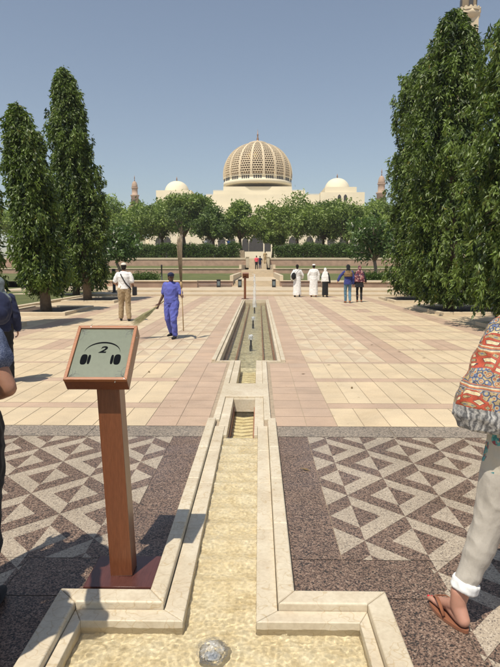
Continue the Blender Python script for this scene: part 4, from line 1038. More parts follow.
# outer lattice: hexagonal cells between 18 ribs
mb = MB(); NR = 18; NC = 5; ROWS = 21; VTOP = .86
def DP(a, v, k=1.0):
    r, z = prof(v); return Vector((r*k*math.cos(a), r*k*math.sin(a), z))
TOTC = NR*NC
for row_ in range(ROWS):
    v0 = .015+(VTOP-.015)*row_/ROWS; v1 = .015+(VTOP-.015)*(row_+1)/ROWS; dv = v1-v0
    for c in range(TOTC):
        off = .5 if row_ % 2 else 0; da = 2*math.pi/TOTC; a0 = (c+off)*da
        vm = (v0+v1)/2
        # outer boundary rectangle split in 6, inner hex hole
        outp = [(a0-da/2, vm), (a0-da/4, v1), (a0+da/4, v1), (a0+da/2, vm), (a0+da/4, v0), (a0-da/4, v0)]
        outp = [(a0-da*.5, v1), (a0, v1), (a0+da*.5, v1), (a0+da*.5, v0), (a0, v0), (a0-da*.5, v0)]
        hol = [(a0-da*.43, vm+dv*.19), (a0, vm+dv*.44), (a0+da*.43, vm+dv*.19), (a0+da*.43, vm-dv*.19), (a0, vm-dv*.44), (a0-da*.43, vm-dv*.19)]
        O = [mb.bm.verts.new(DP(a, v)) for a, v in outp]; I = [mb.bm.verts.new(DP(a, v)) for a, v in hol]; I2 = [mb.bm.verts.new(DP(a, v, .965)) for a, v in hol]
        for k in range(6):
            k2 = (k+1) % 6
            mb.bm.faces.new([O[k], I[k], I[k2], O[k2]]); mb.bm.faces.new([I[k], I2[k], I2[k2], I[k2]])
bmesh.ops.remove_doubles(mb.bm, verts=mb.bm.verts[:], dist=.004)
mb.build('dome_lattice', M['mosque2'], t)
for g_ in range(NR):
    mb = MB(); a = 2*math.pi*g_/NR; n = 22
    for k in range(n):
        v0, v1 = .0+.93*k/n, .0+.93*(k+1)/n; r0, r1 = prof(v0)[0], prof(v1)[0]; w0, w1 = .42*(.45+.55*r0/RD), .42*(.45+.55*r1/RD)
        q = []
        for (v, w) in ((v0, w0), (v1, w1)):
            for s_ in (-1, 1):
                for kk in (.99, 1.022):
                    p = DP(a, v, kk)+Vector((-math.sin(a), math.cos(a), 0))*s_*w; q.append(mb.bm.verts.new(p))
        A0, A1, B0, B1, C0, C1, D0, D1 = q
        for fc in ((A1, B1, D1, C1), (A0, A1, C1, C0), (B1, B0, D0, D1)): mb.bm.faces.new(fc)
    bmesh.ops.remove_doubles(mb.bm, verts=mb.bm.verts[:], dist=.001); mb.build('dome_rib', M['mosque2'], t)
r9, z9 = prof(.86); mb = MB(); mb.lathe([(r9*1.03, z9-.15), (r9*1.02, z9+.35), (prof(.91)[0]*1.05, prof(.91)[1]+.5), (prof(.96)[0], prof(.96)[1]+.5), (.5, ZT+.55)], 36); mb.build('crown_cap', M['mosque2'], t)
mb = MB(); mb.lathe([(.75, ZT+.4), (.55, ZT+.9), (.35, ZT+1.1), (.5, ZT+1.5), (.3, ZT+1.9), (.2, ZT+2.8), (.42, ZT+3.1), (.16, ZT+3.4), (.04, ZT+5.2)], 12); mb.build('finial', M['finial'], t)
# side pavilions with plain domes
def pavilion(name, label, px, Y, pyb, pyt, rpx, blocks, arches=()):
    t = empty(name, (mx(px, Y), Y, 2.5)); tag(t, label, 'domed pavilion', 'small domes flanking the great dome')
    ox, r = mx(px, Y), rpx*Y/F; zb, zt = mz(pyb, Y)-2.5, mz(pyt, Y)-2.5
    mb = MB()
    for (a, b_, c, d, yf, yb) in blocks: mb.box((mx(a, Y)-ox, yf-Y, mz(d, Y)-2.5), (mx(b_, Y)-ox, yb-Y, mz(c, Y)-2.5))
    mb.build('block', M['mosque'], t)
    mb = MB(); n = 16; mb.lathe([(r*1.04, zb-1.2), (r*1.04, zb)]+[(max(.03, r*math.cos(i/n*math.pi/2)**.9), zb+(zt-zb)*math.sin(i/n*math.pi/2)) for i in range(n+1)], 40); mb.build('dome', M['mosque'], t)
    mb = MB(); mb.lathe([(.35, zt-.1), (.18, zt+.4), (.28, zt+.7), (.05, zt+1.8)], 10); mb.build('finial', M['finial'], t)
    for (a, c, d, w) in arches:
        mb = MB(); arch(mb, mx(a, Y)-ox, mz(d, Y)-2.5, mz(c, Y)-2.5, w, blocks[0][4]-Y-.03, .3); mb.build('arched_window', M['voidstone'], t)
pavilion('pavilion', 'plain cream dome left of the great latticed dome', 178.5, 238, 193, 181, 12, [(163, 196, 194, 262, 226, 252)])
pavilion('pavilion', 'plain cream dome with paired arched windows right of the great dome', 335, 236, 191, 178.5, 12.3, [(316, 357, 196, 262, 224.5, 252), (320.5, 350, 190.5, 196, 226, 250)], [(333.6, 198, 205, 1.35), (339.2, 198, 205, 1.35)])
# minarets
def minaret(name, label, px, Y, ptop, wpx, mat=M['minaret'], big=False, pbase=250):
    t = empty(name, (mx(px, Y), Y, 2.5)); tag(t, label, 'minaret', 'minarets of the mosque'); r = wpx*Y/F/2; zt = mz(ptop, Y)-2.5
    k = r
    mb = MB(); mb.box((-k*1.0, -k*1.0, -2), (k*1.0, k*1.0, zt-k*8.0), k*.08); mb.build('shaft', mat, t)
    for zz in (zt-k*8.0, zt-k*12):
        mb = MB(); mb.lathe([(k*1.15, zz-k*.5), (k*1.5, zz), (k*1.5, zz+k*.35), (k*1.15, zz+k*.4)], 8); b_ = mb.build('balcony', mat, t)
        mb = MB()
        n_ = 96; rg_ = [[mb.bm.verts.new((r_*k*math.cos(2*math.pi*q/n_), r_*k*math.sin(2*math.pi*q/n_), zz+k*(.36 if lo else (.80 if (q//3) % 2 else .62)))) for q in range(n_)] for r_, lo in ((1.48, 1), (1.48, 0), (1.36, 0), (1.36, 1))]
        for A_, B_ in zip(rg_, rg_[1:]+rg_[:1]):
            for q in range(n_): mb.bm.faces.new([A_[q], A_[(q+1) % n_], B_[(q+1) % n_], B_[q]])
        mb.build('balustrade', mat, b_)
    mb = MB(); mb.lathe([(k*.92, zt-k*8.0), (k*.9, zt-k*5.1), (k*1.05, zt-k*4.95), (k*1.05, zt-k*4.7), (k*.7, zt-k*4.65), (k*.68, zt-k*3.2), (k*.82, zt-k*3.1), (k*.82, zt-k*2.9)], 16, flute=.03); mb.build('lantern', mat, t)
    mb = MB(); n = 10; mb.lathe([(max(.02, k*.72*math.cos(i/n*math.pi/2)**.85), zt-k*2.9+k*1.5*math.sin(i/n*math.pi/2)) for i in range(n+1)], 20); mb.build('cupola', mat, t)
    mb = MB(); mb.lathe([(k*.12, zt-k*1.45), (k*.05, zt-k*.9), (k*.12, zt-k*.75), (k*.02, zt)], 8); mb.build('finial', M['finial'], t)
    for q in range(4):
        for zz in (zt-k*6.6, zt-k*10.3, zt-k*14):
            mb = MB(); a = q*math.pi/2; arch(mb, 0, zz-k*.9, zz+k*.7, k*.5, -k*(.98 if zz > zt-k*8 else 1.02), k*.2)
            bmesh.ops.transform(mb.bm, matrix=Matrix.Rotation(a, 4, 'Z'), verts=mb.bm.verts[:]); mb.build('arched_window', M['voidstone'], t)
minaret('minaret', 'small brown minaret to the left of both left domes', 137, 262, 175, 8)
minaret('minaret', 'small brown minaret to the right of the right dome', 378, 248, 169, 9.6)
minaret('minaret', 'huge pale minaret whose top shows above the right columnar trees', 454.5, 182, -51, 15.2, M['mosque2'])
# ---------------------------------------------------------------- people
def head_geo(mb, c, yaw=0, pitch=0, sc=1.0, face=True):
    """skull, jaw, nose, ears round centre c; yaw turns from +Y"""
    Rm = Matrix.Rotation(yaw, 3, 'Z') @ Matrix.Rotation(pitch, 3, 'X'); c = Vector(c)
    def P(x, y, z): return c+Rm @ (Vector((x, y, z))*sc)
    mb.ell(P(0, -.008, .018), (.074*sc, .092*sc, .092*sc), 18, 12, Rm); mb.ell(P(0, .022, -.045), (.056*sc, .062*sc, .066*sc), 16, 10, Rm)
    mb.ell(P(0, .062, -.088), (.024*sc, .02*sc, .018*sc), 10, 8, Rm)
    mb.limb([(P(0, .083, .012), .010*sc), (P(0, .100, -.022), .014*sc)])
    mb.ell(P(0, .080, -.058), (.026*sc, .014*sc, .011*sc), 12, 8, Rm)
    for s in (-1, 1):
        mb.ell(P(s*.075, -.008, -.006), (.010*sc, .018*sc, .030*sc), 8, 8, Rm); mb.ell(P(s*.032, .078, .022), (.024*sc, .012*sc, .010*sc), 8, 6, Rm)
    return P
def hand_geo(mb, wrist, dirv, palmn, side=1, curl=.5, sc=1.0):
    """palm, four unequal fingers bent at the knuckles, and a thumb off the palm's side"""
    w = Vector(wrist); d = Vector(dirv).normalized(); n = Vector(palmn); n = (n-d*n.dot(d)).normalized(); s = d.cross(n)*side
    for q in (-.03, -.01, .01, .03): mb.limb([(w+s*q*.55*sc, .013*sc), (w+d*.085*sc+s*q*sc, .0125*sc)])
    for q, L in ((-.033, .062), (-.011, .074), (.011, .080), (.033, .072)):
        a = w+d*.088*sc+s*q*sc; b1 = a+(d*math.cos(curl)+n*math.sin(curl))*L*.45*sc; b2 = b1+(d*math.cos(curl*2.2)+n*math.sin(curl*2.2))*L*.35*sc; b3 = b2+(d*math.cos(curl*3.1)+n*math.sin(curl*3.1))*L*.28*sc
        mb.limb([(a, .0095*sc), (b1, .0088*sc), (b2, .008*sc), (b3, .007*sc)])
    a = w+d*.025*sc+s*.03*sc; mb.limb([(a, .013*sc), (a+(s*.8+d*.7+n*.3)*.035*sc, .0105*sc), (a+(s*.7+d*1.5+n*.9)*.04*sc, .0085*sc)])
def foot_geo(mb, ankle, yaw, sc=1.0):
    A = Vector(ankle); f = Matrix.Rotation(yaw, 3, 'Z') @ Vector((0, 1, 0)); z0 = A.z-.075*sc
    mb.limb([(A, .038*sc), (A-f*.03*sc-Vector((0, 0, .045*sc)), .031*sc), (A+f*.06*sc-Vector((0, 0, .042*sc)), .032*sc), (A+f*.13*sc-Vector((0, 0, .055*sc)), .022*sc), (A+f*.165*sc-Vector((0, 0, .060*sc)), .015*sc)])
class Person:
    """local frame: faces +Y, feet at z=0; J holds joints, overridden by pose"""
    def __init__(s, label, loc, rz, height=1.72, pose=None, skin='skin_tan', group=None, voxel=.014, headyaw=0, headpitch=0, hands=True, build=1.0):
        k = height/1.72; s.k = k; s.b = build
        s.t = empty('person', loc, rz); tag(s.t, label, 'person', group)
        J = dict(hipL=(-.09, 0, .92), hipR=(.09, 0, .92), kneeL=(-.10, .02, .50), kneeR=(.10, .02, .50), ankL=(-.11, 0, .085), ankR=(.11, 0, .085),
                 shL=(-.185, 0, 1.41), shR=(.185, 0, 1.41), elL=(-.24, -.03, 1.12), elR=(.24, -.03, 1.12), wrL=(-.25, .05, .87), wrR=(.25, .05, .87),
                 neck=(0, .0, 1.47), head=(0, .02, 1.60), pel=(0, 0, .95), waist=(0, .01, 1.10), chest=(0, .0, 1.30))
        J.update(pose or {}); s.J = {a: Vector(v)*k for a, v in J.items()}; s.yL = s.yR = 0
        s.footyaw = dict(L=.12, R=-.12); s.voxel = voxel; s.hy, s.hp = headyaw, headpitch; s.skin = skin; s.hands = hands; s.handdir = {}
    def body(s):
        J, k, b = s.J, s.k, s.b; mb = MB()
        for a in 'LR':
            sg = -1 if a == 'L' else 1
            mb.limb([(J['hip'+a], .085*k*b), (J['hip'+a].lerp(J['knee'+a], .5), .072*k*b), (J['knee'+a], .054*k), (J['knee'+a].lerp(J['ank'+a], .35), .056*k), (J['ank'+a], .036*k)])
            foot_geo(mb, J['ank'+a], s.footyaw[a], k)
            mb.limb([(J['sh'+a]-Vector((sg*.024*k, 0, .026*k)), .045*k*b), (J['el'+a], .038*k), (J['el'+a].lerp(J['wr'+a], .3), .039*k), (J['wr'+a], .026*k)])
            d = (J['wr'+a]-J['el'+a]).normalized()
            if s.hands:
                dd, pn = s.handdir.get(a, (d, Vector((-sg, .2, 0)))); hand_geo(mb, J['wr'+a]+d*.01, dd, pn, sg, .45, k)
            else: mb.limb([(J['wr'+a], .026*k), (J['wr'+a]+d*.10*k, .03*k), (J['wr'+a]+d*.16*k, .014*k)])
        p, w, c, n = J['pel'], J['waist'], J['chest'], J['neck']
        mb.loft([(p-Vector((0, 0, .10*k)), .10*k*b, .08*k*b), (p, .155*k*b, .105*k*b), (w, .135*k*b, .10*k*b), (c, .165*k*b, .115*k*b), ((c+n)/2+Vector((0, 0, .01)), .155*k*b, .085*k*b), (n, .06*k, .058*k)])
        mb.limb([(n-Vector((0, 0, .04*k)), .06*k), (n+Vector((0, .0, .06*k)), .052*k), (J['head']-Vector((0, .01, .05*k)), .05*k)])
        s.P = head_geo(mb, J['head'], s.hy, s.hp, k)
        o = link('body', remeshed(mb, 'body', s.voxel, 4), M[s.skin], s.t, True); return o
    def eyes(s, par):
        for q in (-1, 1):
            mb = MB(); c = s.P(q*.032, .086, .012); mb.ell(c, (.011, .008, .007), 10, 8); mb.build('eye', M['c_black'], par, True)
    def trousers(s, mat, name='trousers', extra=.018, hem=.06, fold=.012, shoe=None, only=None):
        J, k, b = s.J, s.k, s.b; mb = MB()
        for a in 'LR':
            end = J['knee'+a].lerp(J['ank'+a], 1-hem)
            mb.limb([(J['hip'+a], (.088+extra)*k*b), (J['hip'+a].lerp(J['knee'+a], .5), (.076+extra)*k*b), (J['knee'+a], (.058+extra)*k), (J['knee'+a].lerp(J['ank'+a], .4), (.056+extra)*k), (end, (.046+extra)*k)])
        mb.loft([(J['pel']-Vector((0, 0, .09*k)), .13*k*b, .11*k*b), (J['pel'], (.15+extra)*k*b, (.10+extra)*k*b), (J['waist']-Vector((0, 0, .03)), (.135+extra)*k*b, (.10+extra)*k*b)])
        o = link(name, remeshed(mb, name, s.voxel*.85, 3, fold, 8, s.t.location.x), M[mat], s.t, True)
        return o
    def shoes(s, mat, name='shoe'):
        for a in 'LR':
            mb = MB(); A = s.J['ank'+a]; f = Matrix.Rotation(s.footyaw[a], 3, 'Z') @ Vector((0, 1, 0)); k = s.k
            mb.limb([(A-Vector((0, 0, .01)), .046*k), (A-f*.035*k-Vector((0, 0, .045*k)), .038*k), (A+f*.07*k-Vector((0, 0, .040*k)), .042*k), (A+f*.15*k-Vector((0, 0, .052*k)), .032*k), (A+f*.175*k-Vector((0, 0, .055*k)), .026*k)])
            link(name, remeshed(mb, name, .01, 3), M[mat], s.t, True)
    def shirt(s, mat, name='shirt', extra=.022, sleeve=.75, hem=.0, fold=.011, flare=0, full=False):
        J, k, b = s.J, s.k, s.b; mb = MB()
        for a in 'LR':
            S_ = J['sh'+a]+Vector((.018*(1 if a == 'L' else -1)*k, 0, -.022*k))
            if full: pts = [(S_, (.046+extra*.8)*k*b), (J['el'+a], (.044+extra*.9)*k), (J['wr'+a].lerp(J['el'+a], .08), (.034+extra)*k)]
            else: pts = [(S_, (.046+extra*.8)*k*b), (J['sh'+a].lerp(J['el'+a], sleeve*.5), (.046+extra*.9)*k), (J['sh'+a].lerp(J['el'+a], sleeve), (.048+extra*.9)*k)]
            mb.limb(pts)
        p, w, c, n = J['pel'], J['waist'], J['chest'], J['neck']
        base = p-Vector((0, 0, hem*k))
        mb.loft([(base, (.155+extra+flare)*k*b, (.11+extra+flare)*k*b), (p.lerp(w, .5), (.152+extra)*k*b, (.108+extra)*k*b), (w, (.143+extra)*k*b, (.104+extra)*k*b), (c, (.172+extra)*k*b, (.118+extra)*k*b), ((c+n)/2+Vector((0, 0, .02)), (.158+extra)*k*b, (.088+extra)*k*b), (n, (.052+extra)*k, (.05+extra)*k)])
        return link(name, remeshed(mb, name, s.voxel*.85, 4, fold, 8, s.t.location.y), M[mat], s.t, True)
    def robe(s, mat, name='robe', bottom=.10, fold=.011, extra=.03, w0=.20, d0=.17, full=True):
        J, k, b = s.J, s.k, s.b; mb = MB(); p, w, c, n = J['pel'], J['waist'], J['chest'], J['neck']
        mb.loft([((p.x, p.y, bottom), w0*k*b, d0*k*b), ((p.x, p.y, .5*k), (w0*.95)*k*b, (d0*.9)*k*b), (p, (.165+extra)*k*b, (.12+extra)*k*b), (w, (.155+extra)*k*b, (.11+extra)*k*b), (c, (.175+extra)*k*b, (.12+extra)*k*b), ((c+n)/2+Vector((0, 0, .02)), (.16+extra)*k*b, (.09+extra)*k*b), (n, (.05+extra)*k, (.05+extra)*k)], 28)
        for a in 'LR': mb.limb([(J['sh'+a]+Vector((.02*(1 if a == 'L' else -1)*k, 0, -.03*k)), (.048+extra*.7)*k*b), (J['el'+a], .066*k), (J['wr'+a].lerp(J['el'+a], .05), .072*k)])
        return link(name, remeshed(mb, name, s.voxel*.8, 3, fold, 10, s.t.location.x), M[mat], s.t, True)
    def hair(s, mat='c_hair', name='hair', low=-.02, back=0):
        mb = MB(); k = s.k; Rm = Matrix.Rotation(s.hy, 3, 'Z')
        mb.ell(s.P(0, -.02, .035), (.084*k, .092*k, .088*k), 18, 12, Rm); mb.ell(s.P(0, -.045, -.01+low), (.074*k, .062*k, .07*k), 14, 10, Rm)
        return link(name, remeshed(mb, name, .009, 3), M[mat], s.t, True)
    def cap(s, mat, brim=True, name='cap', flat_=False):
        mb = MB(); k = s.k; c = s.P(0, -.012, .06)
        mb.loft([(s.P(0, -.01, .035), .086*k, .10*k), (s.P(0, -.01, .075), .084*k, .098*k), (s.P(0, -.012, .108 if flat_ else .105), .07*k if flat_ else .062*k, .08*k if flat_ else .07*k), (s.P(0, -.012, .116 if flat_ else .125), .05*k if flat_ else .02*k, .06*k if flat_ else .025*k)])
        o = link(name, remeshed(mb, name, .008, 2), M[mat], s.t, True)
        if brim:
            mb = MB(); mb.ell(s.P(0, .115, .045), (.06*k, .065*k, .007*k), 16, 8, Matrix.Rotation(s.hy, 3, 'Z')); mb.build('brim', M[mat], o, True)
        return o
    def scarf(s, mat, name='headscarf', drop=.20, wide=.13, fold=.012):
        mb = MB(); k = s.k; J = s.J; Rm = Matrix.Rotation(s.hy, 3, 'Z')
        mb.ell(s.P(0, -.022, .022), (.092*k, .100*k, .108*k), 18, 12, Rm)
        mb.limb([(s.P(0, -.045, -.02), .083*k), (s.P(0, -.05, -.12), .085*k)])
        n = J['neck']; mb.loft([(n-Vector((0, .02, drop*k)), wide*1.45*k, .135*k), (n-Vector((0, .02, drop*.45*k)), wide*1.4*k, .13*k), (n-Vector((0, .012, .02*k)), wide*.95*k, .105*k), (n+Vector((0, -.02, .06*k)), .075*k, .08*k)])
        return link(name, remeshed(mb, name, s.voxel*.8, 3, fold, 10, 3), M[mat], s.t, True)
def strap(t, pts, w, mat, name='strap'):
    mb = MB(); mb.tube(pts, [(w, .006)]*len(pts), 8); return mb.build(name, M[mat], t)
# --- the sweeper in blue, walking towards us, face turned to his left
wp = at(172, 338.5); WK = 1.52
w = Person('worker in blue overalls and dark cap walking with a palm broom in each hand', (wp.x, wp.y, 0), R(180-22), WK, dict(
    kneeL=(-.11, .10, .50), ankL=(-.10, .02, .085), kneeR=(.11, .02, .52), ankR=(.12, -.20, .12), elL=(-.31, .02, 1.13), wrL=(-.44, .20, 1.12), elR=(.27, -.06, 1.13), wrR=(.36, .02, .90),
    head=(-.015, .03, 1.585)), 'skin_dark', None, .009, headyaw=R(40), headpitch=R(-8), build=1.14)
w.handdir = {'L': (Vector((-.3, .9, .1)), Vector((-1, 0, -.2))), 'R': (Vector((.4, .2, -.9)), Vector((-.6, .8, 0)))}
b = w.body(); w.eyes(b); w.trousers('c_blue', 'overall_trousers', .026, .08, .016); w.shirt('c_blue', 'overall_top', .024, .8, .02, .014); w.shoes('c_black', 'boot'); w.cap('c_navy'); w.hair(low=-.03)
def wworld(v): return w.t.matrix_basis @ v
bpy.context.view_layer.update()
hl = w.t.matrix_world @ (w.J['wrL']+Vector((-.03, .085, .0))); hr = w.t.matrix_world @ (w.J['wrR']+Vector((.035, .03, -.06)))
def broom(name, label, a, b_, headlen, spread, n, seed, mat, flatdir=None, stick=.011):
    a, b_ = Vector(a), Vector(b_); d = (b_-a).normalized(); t = empty(name, a); tag(t, label, 'broom', 'palm brooms of the worker')
    mb = MB(); mb.tube([(0, 0, 0), (b_-a)*.5+Vector((.004, .0, 0)), b_-a], [stick, stick*.9, stick*1.1], 8); mb.build('handle', M['c_tan'], t)
    mb = MB(); rr = random.Random(seed); s1 = d.cross(Vector((0, 0, 1)) if abs(d.z) < .9 else Vector((1, 0, 0))).normalized(); s2 = d.cross(s1); e = b_-a
    for i in range(n):
        u, v = rr.uniform(-1, 1), rr.uniform(-1, 1)*.35 if flatdir else rr.uniform(-1, 1); L = headlen*rr.uniform(.75, 1.05)
        st = e-d*headlen*.12+(s1*u+s2*v)*stick*.9; en = e+d*L+(s1*u+s2*v)*spread
        mb.tube([st, st.lerp(en, .5)+(s1*u+s2*v)*spread*.14, en], [.004, .0035, .0012], 3)
    mb.build('bristles', mat, t); mb = MB(); mb.tube([e-d*headlen*.1, e+d*.03], [stick*2.0, stick*2.2], 10); mb.build('binding', M['c_tan'], t); return t
straw = plain('dry_palm_ribs', (.22, .17, .11), .9, .3, 12, .2); straw2 = plain('greenish_dry_palm', (.33, .31, .17), .9, .3, 12, .2)
top = hl+Vector((-.025, 0, 1.15))
gp = Vector((hl.x+.03, hl.y, .22)); broom('palm_broom', 'tall broom held upright with its long brown bundle pointing up', gp, Vector((hl.x-.005, hl.y, 1.28)), 1.0, .055, 130, 3, straw, stick=.012)
d2 = Vector((-.62, -.30, -.48)).normalized(); s2_ = hr-d2*.75
broom('palm_broom', 'slanting broom trailed low with a pale green fan of palm ribs', s2_, hr+d2*.06, .62, .17, 150, 4, straw2, True, .011)
# --- man in white shirt, back to us
p = at(125, 321); m = Person('man in white shirt, khaki trousers and pale cap walking away, bag strap across his back', (p.x, p.y, 0), R(8), 1.75, dict(
    wrL=(-.17, .22, 1.05), elL=(-.28, .0, 1.13), wrR=(.26, .12, .95), kneeL=(-.10, .06, .5), ankL=(-.12, .10, .085), ankR=(.12, -.05, .085)), 'skin_tan', None, .012)
m.body(); m.trousers('c_khaki', extra=.026, fold=.016); m.shirt('c_white', extra=.026, sleeve=.8); m.shoes('c_black'); m.hair(low=-.02); m.cap('c_cap')
J = m.J; strap(m.t, [J['neck']+Vector((-.10, .0, -.02)), J['chest']+Vector((-.07, -.155, .06)), J['waist']+Vector((.06, -.15, .02)), J['pel']+Vector((.17, -.10, .05)), J['pel']+Vector((.21, -.02, -.02))], .018, 'c_black', 'bag_strap')
mb = MB(); mb.box((-.05, -.12, -.16), (.05, .12, .1), .02); 
bg_ = mb.build('shoulder_bag', M['c_black']); bg_.location = m.t.matrix_basis @ Vector((0, 0, 0)); 
bg_.location = (p.x+.30, p.y+.06, .93); tag(bg_, 'small black shoulder bag at the hip of the white-shirted man', 'bag')
# --- white-robed men and others at the end of the plaza
G1 = 'walkers at the far end of the paving'
p = at(297, 297); a1 = Person('robed man in white with a black shoulder bag, leftmost of the white-clad trio', (p.x, p.y, 0), R(0), 1.74, dict(elL=(-.29, -.05, 1.15), wrL=(-.27, .1, .95), elR=(.30, .02, 1.15), wrR=(.28, .18, 1.0), ankR=(.12, -.12, .1)), 'skin_dark', G1, .018, hands=False)
a1.body(); a1.robe('c_white', w0=.22); a1.hair(); a1.shoes('c_black')
mb = MB(); mb.ell((0, 0, 0), (.13, .08, .19), 16, 12); bb = mb.build('sling_bag', M['c_black'], None, True); bb.location = (p.x-.20, p.y-.20, 1.12); tag(bb, 'black sling bag on the back of the leftmost robed man', 'bag')
strap(a1.t, [(-.2, -.21, 1.25), (-.05, -.2, 1.45), (.14, -.08, 1.50), (.16, .08, 1.46)], .015, 'c_black')
p = at(313.5, 297); a2 = Person('robed man in white with a white round cap, middle of the white-clad trio', (p.x, p.y, 0), R(-4), 1.76, dict(elL=(-.28, 0, 1.15), elR=(.27, 0, 1.15), ankR=(.12, -.08, .1)), 'skin_tan', G1, .018, hands=False)
a2.body(); a2.robe('c_white', w0=.235, extra=.035); a2.hair(low=-.01); a2.cap('c_white', False, 'round_cap', True); a2.shoes('c_leather', 'sandal')
p = at(325, 297); a3 = Person('woman in black with a long white shawl, right of the robed men', (p.x, p.y, 0), R(-20), 1.55, dict(elL=(-.25, .02, 1.15), wrL=(-.14, .18, 1.1)), 'skin_tan', G1, .016, hands=False)
a3.body(); a3.robe('c_black', w0=.19, extra=.02); a3.scarf('c_white', 'white_shawl', .56, .17, .012); a3.shoes('c_black')
p = at(347.5, 303); a4 = Person('woman in blue top and jeans with long black headscarf, walking away', (p.x, p.y, 0), R(5), 1.72, dict(elL=(-.33, .08, 1.2), wrL=(-.42, .10, 1.0), kneeL=(-.09, .07, .5), ankR=(.08, -.1, .1), ankL=(-.07, .08, .085)), 'skin_tan', G1, .014, hands=False, build=.93)
a4.body(); a4.trousers('c_jeans', 'jeans', .012); a4.shirt('c_royal', 'blue_top', .03, 1, .12, .014, .02, True); a4.scarf('c_black', 'black_headscarf', .14, .11); a4.shoes('c_leather')
mb = MB(); mb.loft([((0, -.03, 1.18), .19, .15), ((0, -.03, 1.32), .21, .15), ((0, -.02, 1.45), .13, .12)]); link('brown_shawl', remeshed(mb, 'shawl', .014, 3, .015), M['c_brownshawl'], a4.t, True)
p = at(359, 302); a5 = Person('woman in patterned maroon headscarf, black skirt and leggings, walking away', (p.x, p.y, 0), R(-6), 1.66, dict(elL=(-.26, .05, 1.15), wrR=(.30, .08, .98), kneeL=(-.09, .06, .5), ankL=(-.08, .06, .085), ankR=(.1, -.08, .1)), 'skin_tan', G1, .014, hands=False, build=.95)
a5.body(); a5.trousers('c_black', 'leggings', .004); a5.shirt('c_black', 'black_tunic', .03, 1, .24, .014, .05, True); a5.scarf('shawl', 'patterned_headscarf', .52, .19, .012); a5.shoes('c_leather')
# --- people on the central steps and beyond
def small(px, Y, z, hgt, label, top, bottom, skin='skin_tan', scarf=None, group='people on the central path'):
    q = Person(label, (xat(px, Y), Y, z), R(random.uniform(-15, 15)), hgt, dict(ankR=(.11, -.12, .1), elR=(.27, .05, 1.15)), skin, group, .025, hands=False)
    q.body(); q.trousers(bottom); q.shirt(top); q.hair() if not scarf else q.scarf(scarf); return q
small(256.5, 67, 1.22, 1.66, 'person in a pink top climbing the central steps', 'c_pink', 'c_black')
small(260, 74, 1.23, 1.74, 'person in dark blue just behind the one in pink', 'c_navy', 'c_navy')
small(265, 76.4, 1.95, 1.72, 'person in tan clothes by the right gate pier', 'c_tan', 'c_tan')
small(206.5, 84.6, 3.95, 1.75, 'person in white standing behind the left hedge', 'c_white', 'c_white').t.location.z = 3.95
small(229, 84.6, 3.95, 1.7, 'person in bright blue standing behind the left hedge', 'c_blue2', 'c_navy').t.location.z = 3.95
by = Person('second bystander in dark clothes behind the man at the left edge, out of view', (-1.55, 2.10, 0), R(0), 1.80, dict(elR=(.25, .1, 1.15), wrR=(.12, .3, 1.2)), 'skin_tan', None, .016, build=1.05, hands=False)
by.body(); by.trousers('c_navy'); by.shirt('c_grey', extra=.04); by.hair()
# --- woman with grey headscarf and backpack at the left edge
q = Person('short person in grey headscarf with a dark backpack at the left edge of the paving', (-3.62, 7.75, 0), R(25), 1.50, {}, 'skin_tan', None, .012, hands=True)
q.body(); q.trousers('c_black'); q.shirt('c_navy', 'jacket', .03, 1, .1, .014, .0, True); q.scarf('c_grey', 'grey_headscarf', .16, .13); q.shoes('c_black')
mb = MB(); mb.ell((0, 0, 0), (.17, .12, .23), 18, 14); mb.ell((0, -.08, -.06), (.12, .07, .11), 14, 10)
bk = link('backpack', remeshed(mb, 'backpack', .012, 3, .008), M['c_navy'], None, True); bk.location = (-3.53, 7.54, 1.08); bk.rotation_euler = (0, 0, R(25)); tag(bk, 'dark navy backpack on the back of the person in grey headscarf', 'backpack')
# --- man at the left edge close to us: heather t-shirt, tanned bent arm
mn = Person('man in heather blue t-shirt at the left edge, only his bent arm in view', (-1.39, 2.43, 0), R(10), 1.74, dict(
    shR=(.175, .0, 1.37), elR=(.27, -.06, 1.10), wrR=(.08, .20, 1.00), elL=(-.28, 0, 1.13), wrL=(-.1, .25, 1.1), head=(-.02, .06, 1.6)), 'skin_tan', None, .010, build=1.12)
mn.handdir = {'R': (Vector((-.7, .7, .1)), Vector((0, .2, 1))), 'L': (Vector((.7, .7, .1)), Vector((0, .2, 1)))}
mn.body(); mn.trousers('c_black', 'dark_shorts', .035, .55); mn.shirt('heather', 't_shirt', .024, .50, .04, .010); mn.shoes('c_black'); mn.hair()
# bystander beside him whose shadow falls across the mosaic
by = Person('bystander in dark clothes standing beside the left edge, out of view', (-1.38, 1.80, 0), R(0), 1.76, dict(elR=(.32, .1, 1.2), wrR=(.2, .3, 1.4)), 'skin_tan', None, .016, build=1.1, hands=False)
by.body(); by.trousers('c_black'); by.shirt('c_grey', extra=.04); by.hair()
# --- woman at the right edge
wl = Vector((1.16, 2.42, 0)); JO = Vector((-.035, 0, .035)); wo_ = empty('person', wl); tag(wo_, 'woman in patchwork jacket, rolled beige trousers and tan flip-flop at the right edge', 'person')
AK = Vector((.92-1.16, 2.43-2.42, .105)); KN = Vector((1.055-1.16, .03, .50)); HP = Vector((1.16-1.16, .02, .93))
fy = R(17); fd = Matrix.Rotation(fy, 3, 'Z') @ Vector((0, 1, 0)); fs = Vector((fd.y, -fd.x, 0))
mb = MB()
mb.limb([(HP, .09), (HP.lerp(KN, .5), .08), (KN, .058), (KN.lerp(AK, .35), .048), (KN.lerp(AK, .8), .036), (AK, .034)])
base_ = Vector((AK.x, AK.y, .018))
def FP(f, s, z): return base_+fd*f+fs*s+Vector((0, 0, z))
mb.limb([(AK+Vector((0, 0, .06)), .035), (FP(-.005, 0, .075), .036), (FP(-.045, 0, .032), .030)])
